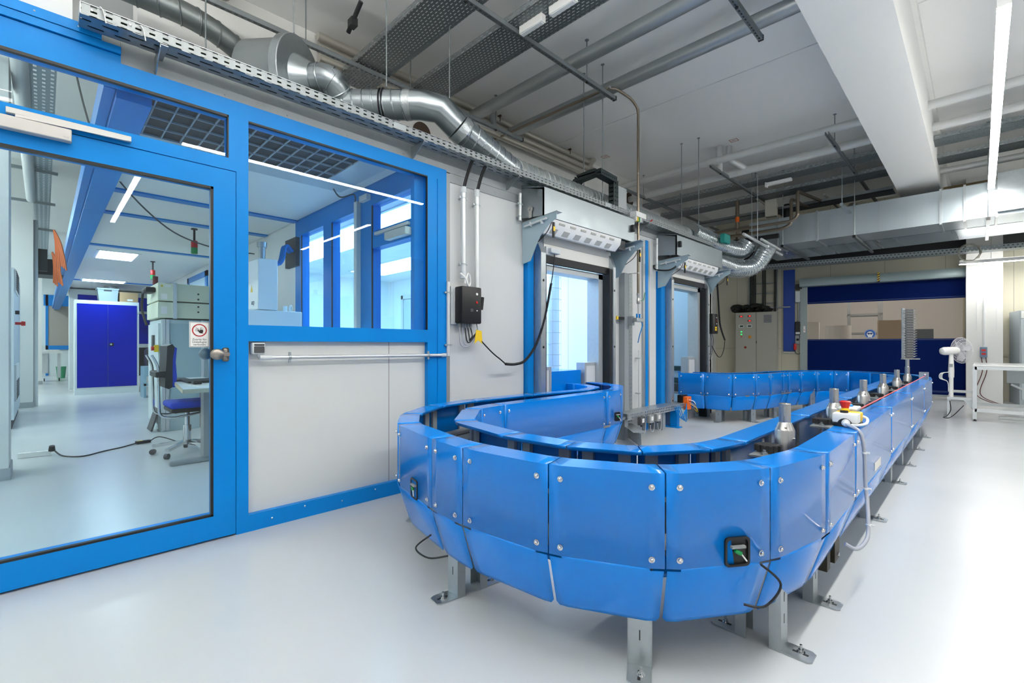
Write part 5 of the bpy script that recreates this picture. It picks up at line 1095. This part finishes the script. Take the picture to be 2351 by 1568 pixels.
# room lights
def panel_light(x0, x1, y0, y1, label, z=2.55, m_=ROOML):
    t = thing('ceiling_light', label, 'lamp', ((x0+x1)/2, (y0+y1)/2, z), 'ceiling lights of the glazed rooms'); part('light_frame', B().box(x0-.04, x1+.04, y0-.04, y1+.04, z-.012, z), WPLAS, t); part('diffuser', B().box(x0, x1, y0, y1, z-.016, z-.012), m_, t); return t
panel_light(-10.15, -9.35, .60, 1.05, 'bright rectangular ceiling light seen through the door glass'); panel_light(-14.0, -13.6, .60, 1.3, 'smaller ceiling light above the cobalt cabinet'); 
panel_light(-8.6, -3.6, 2.6, 3.2, 'long cool ceiling light in the bright room behind the hatch', m_=ROOML2); panel_light(-8.6, -3.6, 4.2, 4.9, 'second long cool ceiling light in the bright room', m_=ROOML2); panel_light(-4.3, -3.6, 6.2, 7.2, 'ceiling light in the second hatch room', z=2.5, m_=emis('dim_room_light', 'C4E0F4', ROOM*.45))
# dark ceiling grille inside the window
t = thing('ceiling_grille', 'dark ceiling opening behind a white grid seen through window', 'grille', (-3.7, 1.0, 2.54))
part('grille_backing', B().box(-3.98, -3.23, .44, 1.72, 2.546, 2.55), mat('grille_dark', '2B2E33', .6, noise=(60, .4)), t)  # dark sheet stands in for the dim hall above the open grid
b = B()
for k in range(5): b.box(-3.98+.165*k, -3.971+.165*k, .44, 1.72, 2.534, 2.546)
for k in range(12): b.box(-3.98, -3.23, .46+.106*k, .468+.106*k, 2.536, 2.546)
part('grille_bars', b, mat('grille_bar_grey', '9DA8B2', .5), t)
part('grille_frame', B().box(-4.20, -3.98, .44, 1.95, 2.535, 2.55).box(-3.98, -3.23, 1.72, 1.95, 2.535, 2.55), mat('grille_frame_grey', 'B5BFC6', .4), t)
t = thing('white_control_cabinet', 'white machine cabinet with warning triangle behind the window', 'cabinet', (-5.0, 1.5, 0))
part('upper_box', B().rbox(-5.35, -4.80, 1.425, 1.60, 1.455, 1.94, .006, 1), mat('acp_white', 'E6EDF2', .4), t); part('lower_box', B().rbox(-5.45, -4.80, 1.325, 1.83, 0, 1.45, .006, 1), bpy.data.materials['acp_white'], t)
q = B(); q.prism([(-5.02, 1.424, 1.63), (-4.95, 1.424, 1.63), (-4.985, 1.424, 1.70)], (0, -.001, 0)); part('warning_triangle', q, YEL, t)
text('acp', .07, t, mat('acp_grey', '5A6C8C', .5), (-4.95, 1.4235, 1.53), PI/2, 0, 0)
q = B(); q.tube([(-5.1, 1.55, 1.94), (-5.1, 1.55, 2.10)], .03, 12); q.lathe((-5.1, 1.55, 2.1), (0, 0, 1), [(.045, 0), (.045, .05)], 12); part('top_fitting', q, GALV, t)
q = B(); q.lathe((-4.95, 1.72, 1.45), (0, 0, 1), [(.02, 0), (.02, .06)], 10); q.tube([(-4.86+.03*math.cos(a), 1.74, 1.48+.03*math.sin(a)) for a in [k*2*PI/16 for k in range(17)]], .008, 6, False); part('hose_fitting', q, WPLAS, t)
b = B().box(-5.35, -5.05, 1.86, 1.9, 1.95, 2.25); t = solo('vent_fan', b, mat('vent_dark', '3A3A38', .6), 'small dark vent with blue hoses behind the white cabinet', 'vent')
for k in range(3): part('blue_hose', B().tube(spline([(-5.2+.05*k, 1.85, 2.1), (-5.18+.05*k, 1.78, 2.15), (-5.16+.05*k, 1.74, 2.0), (-5.15+.05*k, 1.7, 1.94)], 6), .014, 8), BLUE, t)
# corridor
b = B().box(-27, -3.3, -2.7, -2.6, 0, H); b.box(-27, -26.9, -2.7, 8, 0, H); struct('wall_corridor', b, WALLW)
b = B()
for x, ya, yb in ((-5.70, -.70, -.205), (-12.0, -.75, -.13), (-18.9, -.6, -.03)): b.box(x-.42, x, ya, yb, 0, H)
struct('column_corridor', b, WALLW)
b = B()
for x, ya, yb in ((-5.69, -.71, -.195), (-11.99, -.76, -.12), (-18.89, -.61, -.02)): b.box(x-.44, x, ya, yb, 0, .10)
struct('baseboard_columns', b, GREYP)
t = thing('machine_cabinet', 'grey machine cabinet with louvred vents between the white columns', 'cabinet', (-10, -.6, 0)); part('cabinet_body', B().box(-11.4, -9.1, -1.0, -.28, .12, 2.15), mat('machine_grey', 'B7C6CF', .45), t); part('cabinet_plinth', B().box(-11.4, -9.1, -.98, -.30, 0, .12), DARK, t)
for z0, z1, xx in ((1.85, 2.55, -9.5), (.35, .85, -9.6)):
    q = B(); q.box(xx-.75, xx+.3, -.28, -.262, z0, z1) if z0 < 1 else q.box(xx-.75, xx+.3, -.28, -.262, z0, 2.14)
    q.m(1)
    for k in range(10): q.box(xx-.70, xx+.25, -.262, -.258, z0+.02+k*.027, z0+.034+k*.027)
    part('vent_louvre', q, [LGREY, DARK], t)
q = B(); q.lathe((-9.5, -.28, 1.42), (0, 1, 0), [(.02, 0), (.02, .06), (.035, .06), (.03, .10)], 12); part('red_knob', q, RED, t); q = B(); q.box(-9.6, -9.5, -.28, -.24, 1.55, 1.60); part('lever', q, BLACK, t)
t = thing('overhead_tray', 'perforated cable tray running high along the corridor columns', 'cable tray', (-9, 0, 3.5)); TRC = perf('corridor_tray', '9FB0B4', 0, .09, .045, 1, .055, .022, stag=.5)
part('tray_base', B().box(-18, -3.4, -.12, .08, 3.5, 3.503), TRC, t); part('tray_flange', B().box(-18, -3.4, .08, .083, 3.5, 3.56), GALV, t)
for x in (-5.5, -7, -9, -11, -13.5): part('tray_bracket', B().box(x, x+.04, -.45, .14, 3.45, 3.49), GALVD, t)
pipe('corridor_pipe', [(-3.4, -.14, 3.42), (-10.6, -.14, 3.42)], .055, CREAMP2, 'white pipe running beside the corridor cable tray', grp='corridor pipes'); pipe('corridor_pipe', [(-12.2, -.10, 0), (-12.2, -.10, 3.4)], .03, LGREY, 'thin upright pipe on the corridor column', grp='corridor pipes')
solo('black_unit', B().box(-13.2, -12.5, -.1, .30, 2.45, 2.75).box(-12.6, -12.3, -.12, .05, 2.5, 2.9), mat('unit_black', '20282A', .6), 'black equipment boxes hanging above the corridor', 'box')
for k, (x, z, lb) in enumerate(((-9.0, 2.35, 'upper bundle of orange cables hanging from the corridor tray'), (-10.8, 2.3, 'lower bundle of orange cables hanging from the corridor tray'))):
    b = B()
    for j in range(6): b.tube(spline([(x, .10, z+.35), (x+.02*j-.05, .12+.01*j, z+.15), (x+.05*j-.1, .12+.02*j, z-.15-.03*(j % 3))], 5), .012, 5)
    solo('orange_cables', b, mat('cable_orange_%d' % k, 'C4622C', .6), lb, 'cable', kind='stuff')
solo('hanging_cable', B().tube(spline([(-5.0, .12, 3.6), (-5.2, .33, 2.75), (-5.6, .8, 2.30), (-6.0, 1.3, 2.20), (-6.2, 1.8, 2.22)], 8), .007, 6), DGREY, 'thin cable sagging below the blue ceiling beams', 'cable')
for k, (x, y, lb) in enumerate(((-6.83, 1.31, 'red and green signal lamp hanging closest to the door glass'), (-10.0, 1.32, 'red and green signal lamp hanging deeper in the room'))):
    t = thing('signal_lamp', lb, 'signal lamp', (x, y, 2.4), 'hanging signal lamps'); b = B(); b.tube([(x, y, 2.40), (x, y, 2.535)], .012, 8); b.lathe((x, y, 2.535), (0, 0, 1), [(.035, 0), (.035, .012)], 12); part('lamp_stem', b, BLACK, t)
    part('red_lens', B().lathe((x, y, 2.315), (0, 0, 1), [(.035, 0), (.035, .075), (.03, .085)], 14), RED, t); part('green_lens', B().lathe((x, y, 2.245), (0, 0, 1), [(.03, -.005), (.035, 0), (.035, .068)], 14), GREEN, t)
t = thing('cobalt_cabinet', 'tall two door cobalt blue cabinet with white frame beyond the glass door', 'cabinet', (-14.4, 1.05, 0)); X_ = -14.2
part('cabinet_body', B().box(X_-.45, X_, .485, 1.61, 0, 2.13), mat('cabinet_white', 'D5DEE0', .45), t)
for ya, yb in ((.525, 1.045), (1.049, 1.57)): part('cabinet_door', B().box(X_, X_+.012, ya, yb, .16, 2.05), COBALT, t)
part('lock_handle', B().box(X_+.012, X_+.02, 1.07, 1.15, 1.10, 1.17), BLACK, t); part('lock_knob', B().lathe((X_+.02, 1.10, 1.135), (1, 0, 0), [(.02, 0), (.02, .02)], 10), CHROME, t)
t = thing('plastic_crate', 'grey plastic crate with dark handle slot on top of cobalt cabinet', 'crate', (-14.45, 1.03, 2.13)); part('crate_body', B().prism([(-14.25, .90, 2.13), (-14.25, 1.22, 2.13), (-14.25, 1.24, 2.42), (-14.25, .87, 2.42)], (-.4, 0, 0)), mat('crate_grey', '8FA0A6', .5), t); part('crate_slot', B().box(-14.25, -14.246, .98, 1.12, 2.36, 2.39), BLACK, t); part('crate_rim', B().box(-14.66, -14.235, .86, 1.25, 2.40, 2.43), mat('crate_rim_grey', '9AABB0', .5), t)
t = thing('cardboard_box', 'brown cardboard box beside the crate on top of cobalt cabinet', 'box', (-14.45, 1.42, 2.13)); part('carton', B().box(-14.62, -14.25, 1.26, 1.60, 2.13, 2.36), CARD, t); part('tape_strip', B().box(-14.251, -14.248, 1.40, 1.50, 2.16, 2.20), LGREY, t)
t = thing('vent_stack', 'short shiny vent pipe rising to ceiling behind the crate', 'duct', (-15.1, 1.15, 2.1)); part('stack_pipe', B().lathe((-15.0, 1.17, 2.0), (0, 0, 1), [(.14, 0), (.14, .30), (.165, .30), (.165, .34), (.13, .345), (.13, .545)], 24), STEEL, t)
t = thing('cobalt_cabinet', 'second cobalt cabinet mostly hidden behind the first', 'cabinet', (-16, 1.2, 0)); part('cabinet_body', B().box(-16.4, -15.9, .45, 2.05, 0, 2.50), bpy.data.materials['cabinet_white'], t)
for z0, z1 in ((2.02, 2.38), (1.15, 1.95)): part('cabinet_door', B().box(-15.9, -15.885, .60, 2.03, z0, z1), COBALT, t)
part('open_shelf', B().box(-15.9, -15.88, 1.62, 2.03, .3, 1.05), DARK, t)
t = thing('tool_bench', 'blue grey bench with dark bag between cobalt cabinet and cream machine', 'bench', (-12.5, 1.7, 0)); part('bench_frame', B().box(-13.0, -12.5, 1.50, 2.0, .45, .66).box(-13.0, -12.5, 1.5, 1.54, 0, .45).box(-12.55, -12.5, 1.5, 2.0, .25, .30), mat('bench_blue', '7FA3B4', .5), t); part('bag', B().rbox(-12.95, -12.55, 1.55, 1.98, .66, 1.05, .06, 2), BLACK, t)
t = thing('test_machine', 'cream stacked test machine with grey glazed base beyond the door', 'machine', (-7.9, 1.55, 0)); mx = -7.45
part('base_frame', B().box(mx-.9, mx, 1.07, 2.04, .0, 1.45), mat('machine_pale', 'BFD2D6', .45), t)
for y in (1.075, 1.115, 1.50, 1.59): part('profile_post', B().box(mx, mx+.03, y, y+.036, .02, 1.45), ALU, t)
part('glass_front', B().box(mx, mx+.012, 1.16, 1.50, .42, 1.40), mat('machine_glass', 'A9C4CC', .15), t)
part('side_door', B().box(mx-.85, mx-.05, 1.045, 1.07, .1, 1.40), mat('machine_door', 'C9D7DC', .4), t); part('door_handle', B().box(mx-.4, mx-.3, 1.02, 1.045, 1.1, 1.25), DGREY, t)
part('cream_unit', B().rbox(mx-.85, mx+.02, 1.03, 2.0, 1.69, 1.92, .006, 1), CREAMM, t); part('cream_unit', B().rbox(mx-.85, mx+.02, 1.03, 2.0, 1.47, 1.675, .006, 1), CREAMM, t); part('unit_post', B().box(mx+.02, mx+.045, 1.19, 1.23, 1.46, 1.93), ALU, t)
q = B()
for z in (1.73, 1.80, 1.63, 1.56): q.lathe((mx+.02, 1.47, z), (1, 0, 0), [(.012, 0), (.012, .004)], 10)
part('unit_screw', q, DGREY, t)
q = B(); q.prism([(mx+.021, 1.06, 1.87), (mx+.021, 1.09, 1.87), (mx+.021, 1.075, 1.90)], (.001, 0, 0)); part('warning_triangle', q, YEL, t)
for ya, yb, za, zb_ in ((1.065, 1.13, 1.71, 1.78), (1.065, 1.13, 1.52, 1.62), (1.11, 1.17, 1.87, 1.90)): part('data_label', B().box(mx+.02, mx+.0215, ya, yb, za, zb_), WPLAS, t)
part('stop_switch', B().box(mx-.06, mx, 1.0, 1.045, 1.03, 1.12), YEL, t); part('stop_button', B().lathe((mx-.03, 1.0, 1.075), (0, -1, 0), [(.025, 0), (.03, .03)], 12), RED, t)
part('status_light', B().tube([(mx-.3, 1.05, 1.92), (mx-.3, 1.05, 2.03)], .03, 10), mat('status_red', '70202A', .4), t)
t = thing('power_plug', 'black angled plug with cable on the side of cream machine', 'plug', (-7.6, 1.0, 1.7)); part('plug_body', B().rbox(-7.9, -7.55, .92, 1.03, 1.80, 1.87, .02, 2), BLACK, t); part('plug_cable', B().tube(spline([(-7.85, .93, 1.80), (-7.85, .92, 1.6), (-7.7, .95, 1.38)], 6), .014, 8), BLACK, t)
b = B().prism([(-7.75, .96, .02), (-7.45, .96, .02), (-7.45, 1.04, .30), (-7.75, 1.04, .30)], (0, .02, 0)); solo('floor_sign', b, DGREY, 'dark leaning plate at the foot of the cream machine', 'plate')
# desk, laptop, chair
t = thing('desk', 'white desk with chipboard edge and grey foot beyond the glass door', 'desk', (-5.5, 1.4, 0))
part('desktop', B().prism([(-4.68, .82, .715), (-4.68, 1.30, .715), (-6.36, 1.30, .715), (-6.36, 1.0, .715)], (0, 0, .035)), mat('desk_white', 'E9EEF2', .3), t); part('desk_edge', B().prism([(-4.676, .815, .715), (-4.676, 1.30, .715), (-4.68, 1.30, .715), (-4.68, .82, .715), (-6.36, 1.0, .715), (-6.36, .995, .715)], (0, 0, .035)), WOODE, t)
part('desk_leg', B().box(-5.36, -5.24, 1.08, 1.22, .05, .715), GPLAS, t); part('desk_foot', B().rbox(-5.34, -5.26, .82, 1.30, 0, .05, .015, 2), GPLAS, t); part('modesty_panel', B().box(-6.2, -5.40, 1.24, 1.26, .2, .715), mat('panel_brown', '6F6A68', .6), t)
t = thing('laptop', 'dark open laptop lying on the white desk', 'laptop', (-5.5, 1.2, .75)); part('laptop_base', B().rbox(-5.75, -5.35, .98, 1.24, .75, .772, .004, 1), BLACK, t); part('laptop_screen', B().obox((-5.55, 1.27, .88), (.40, 0, 0), (0, .012, -.004), (0, .07, .23)), BLACK, t)
solo('keyboard', B().rbox(-6.1, -5.75, .93, 1.08, .75, .768, .004, 1), DGREY, 'dark flat keyboard at the edge of the white desk', 'keyboard'); solo('mouse', B().rbox(-5.25, -5.14, .98, 1.05, .75, .785, .014, 2), BLACK, 'black computer mouse on the white desk', 'mouse'); solo('papers', B().obox((-5.05, 1.05, .7515), (.28, .05, 0), (-.03, .2, 0), (0, 0, .003)), WPLAS, 'loose white papers on the white desk', 'paper')
t = thing('office_chair', 'blue and black office chair on chrome five star base', 'chair', (-5.85, 1.05, 0)); cx, cy = -5.85, 1.06
part('backrest_shell', B().prism([(cx-.2, .84, .70), (cx-.2, .855, .98), (cx-.2, .86, 1.11), (cx-.2, .90, 1.13), (cx-.2, .92, 1.10), (cx-.2, .905, .98), (cx-.2, .90, .70), (cx-.2, .87, .685)], (.40, 0, 0)), BLACK, t)
part('backrest_cushion', B().prism([(cx-.19, .905, .70), (cx-.19, .905, .98), (cx-.19, .92, 1.10), (cx-.19, .94, 1.09), (cx-.19, .93, .95), (cx-.19, .94, .80), (cx-.19, .925, .70)], (.38, 0, 0)), BCHAIR, t)
part('seat_cushion', B().rbox(cx-.22, cx+.22, .88, 1.34, .48, .545, .028, 3), BCHAIR, t); part('seat_pan', B().rbox(cx-.21, cx+.21, .89, 1.33, .44, .485, .015, 2), BLACK, t)
for s in (-.17, .17):
    part('chrome_frame', B().tube(fillet([(cx+s, .74, 1.02), (cx+s, .79, .92), (cx+s, .80, .42), (cx+s, .90, .39), (cx+s, 1.25, .44)], .08, 5), .012, 10), CHROME, t)
part('back_clamp', B().rbox(cx-.19, cx+.19, .77, .86, .80, .86, .01, 1), BLACK, t)
part('gas_column', B().lathe((cx, cy, .09), (0, 0, 1), [(.035, 0), (.035, .20), (.022, .20), (.022, .36)], 16), CHROME, t)
for k in range(5):
    a = k*2*PI/5+.5; e = V((math.cos(a), math.sin(a), 0)); o = V((cx, cy, 0))
    ar = part('base_arm', B().bar(o+e*.03+V((0, 0, .12)), o+e*.30+V((0, 0, .085)), .04, .028), CHROME, t)
    part('caster', B().lathe(o+e*.30+V((0, 0, .028))-V((-e.y, e.x, 0))*.02, V((-e.y, e.x, 0)), [(.020, 0), (.028, .004), (.028, .036), (.020, .04)], 14), DGREY, t)
t = thing('extension_block', 'white socket strip with black plug on the corridor floor', 'power strip', (-6.67, -.05, 0)); part('strip_body', B().obox((-6.70, -.06, .025), (.03, .24, 0), (.055, -.005, 0), (0, 0, .045)), WPLAS, t); part('black_plug', B().lathe((-6.66, .06, .05), (.3, 0, 1), [(.028, 0), (.022, .05)], 12), BLACK, t)
for k in range(2): part('socket_face', B().lathe((-6.70, -.16+.09*k, .047), (0, 0, 1), [(.022, 0), (.022, .002)], 14), LGREY, t)
t = thing('floor_cable', 'thin black cable with yellow adapter crossing the glazed room floor', 'cable', (-6.6, .4, 0)); part('cable_length', B().tube(spline([(-6.62, .08, .05), (-6.5, .14, .008), (-6.35, .28, .008), (-6.5, .45, .008), (-6.6, .60, .008), (-6.72, .74, .015)], 8), .007, 6), BLACK, t)
part('adapter', B().obox((-6.73, .80, .02), (-.02, .13, 0), (.05, .01, 0), (0, 0, .03)), BLACK, t); part('adapter_mark', B().obox((-6.727, .77, .0355), (-.008, .05, 0), (.035, .006, 0), (0, 0, .002)), YEL, t); part('cable_tail', B().tube(spline([(-6.75, .87, .02), (-6.7, .95, .06), (-6.5, 1.1, .008), (-6.2, 1.2, .008)], 8), .006, 6), BLACK, t)
# far end of corridor
b = B(); X_ = -24.0
b.box(X_-.05, X_, -.0, 1.3, 2.55, 2.95); b.box(X_-.05, X_, .72, .85, 0, 2.95); b.box(X_-.05, X_, .05, .12, 0, 2.95); b.box(X_-.05, X_, .05, .85, .95, 1.1); b.box(X_-.05, X_, .85, 1.3, 0, 2.3)
struct('door_9', b, BLUE)
struct('wall_corridor_end', B().box(X_-.2, X_-.06, -2.6, 2.1, 0, H), mat('corridor_end_wall', 'D9E2E2', .7)); b = B().box(X_-.04, X_-.03, .12, .72, 1.1, 2.55); struct('window_9', b, mat('corridor_pane', 'A79F96', .3))
t = thing('trolley', 'white equipment trolley on black castors far down the corridor', 'trolley', (-20.5, .12, 0))
part('trolley_top', B().box(-20.8, -20.2, -.1, .42, .86, .92), WPLAS, t); part('trolley_body', B().box(-20.75, -20.3, -.05, .1, .25, .86).box(-20.35, -20.3, .30, .38, .1, .86), LGREY, t)
for y in (.0, .33): part('castor', B().lathe((-20.3, y, .05), (0, 1, 0), [(.05, 0), (.05, .03)], 12), BLACK, t)
solo('green_bin', B().lathe((-22, .42, 0), (0, 0, 1), [(.10, 0), (.13, .38), (.14, .39)], 14), mat('bin_green', '2FA070', .5), 'small green bin beside the corridor trolley', 'bin')
solo('corridor_papers', B().box(-20.7, -20.3, 0, .35, .92, .97), WPLAS, 'white things lying on top of the corridor trolley', 'papers')
strip((-4.2, -1.5), (-9.2, -1.5), 'added unseen light strip above the corridor behind first column', 3.5); strip((-10.5, -1.5), (-16, -1.5), 'added unseen light strip above the corridor behind second column', 3.5); strip((-17.5, -1.2), (-23, -1.2), 'added unseen light strip deep in the corridor', 3.5)  # strips out of view, added to brighten the corridor and glazed room
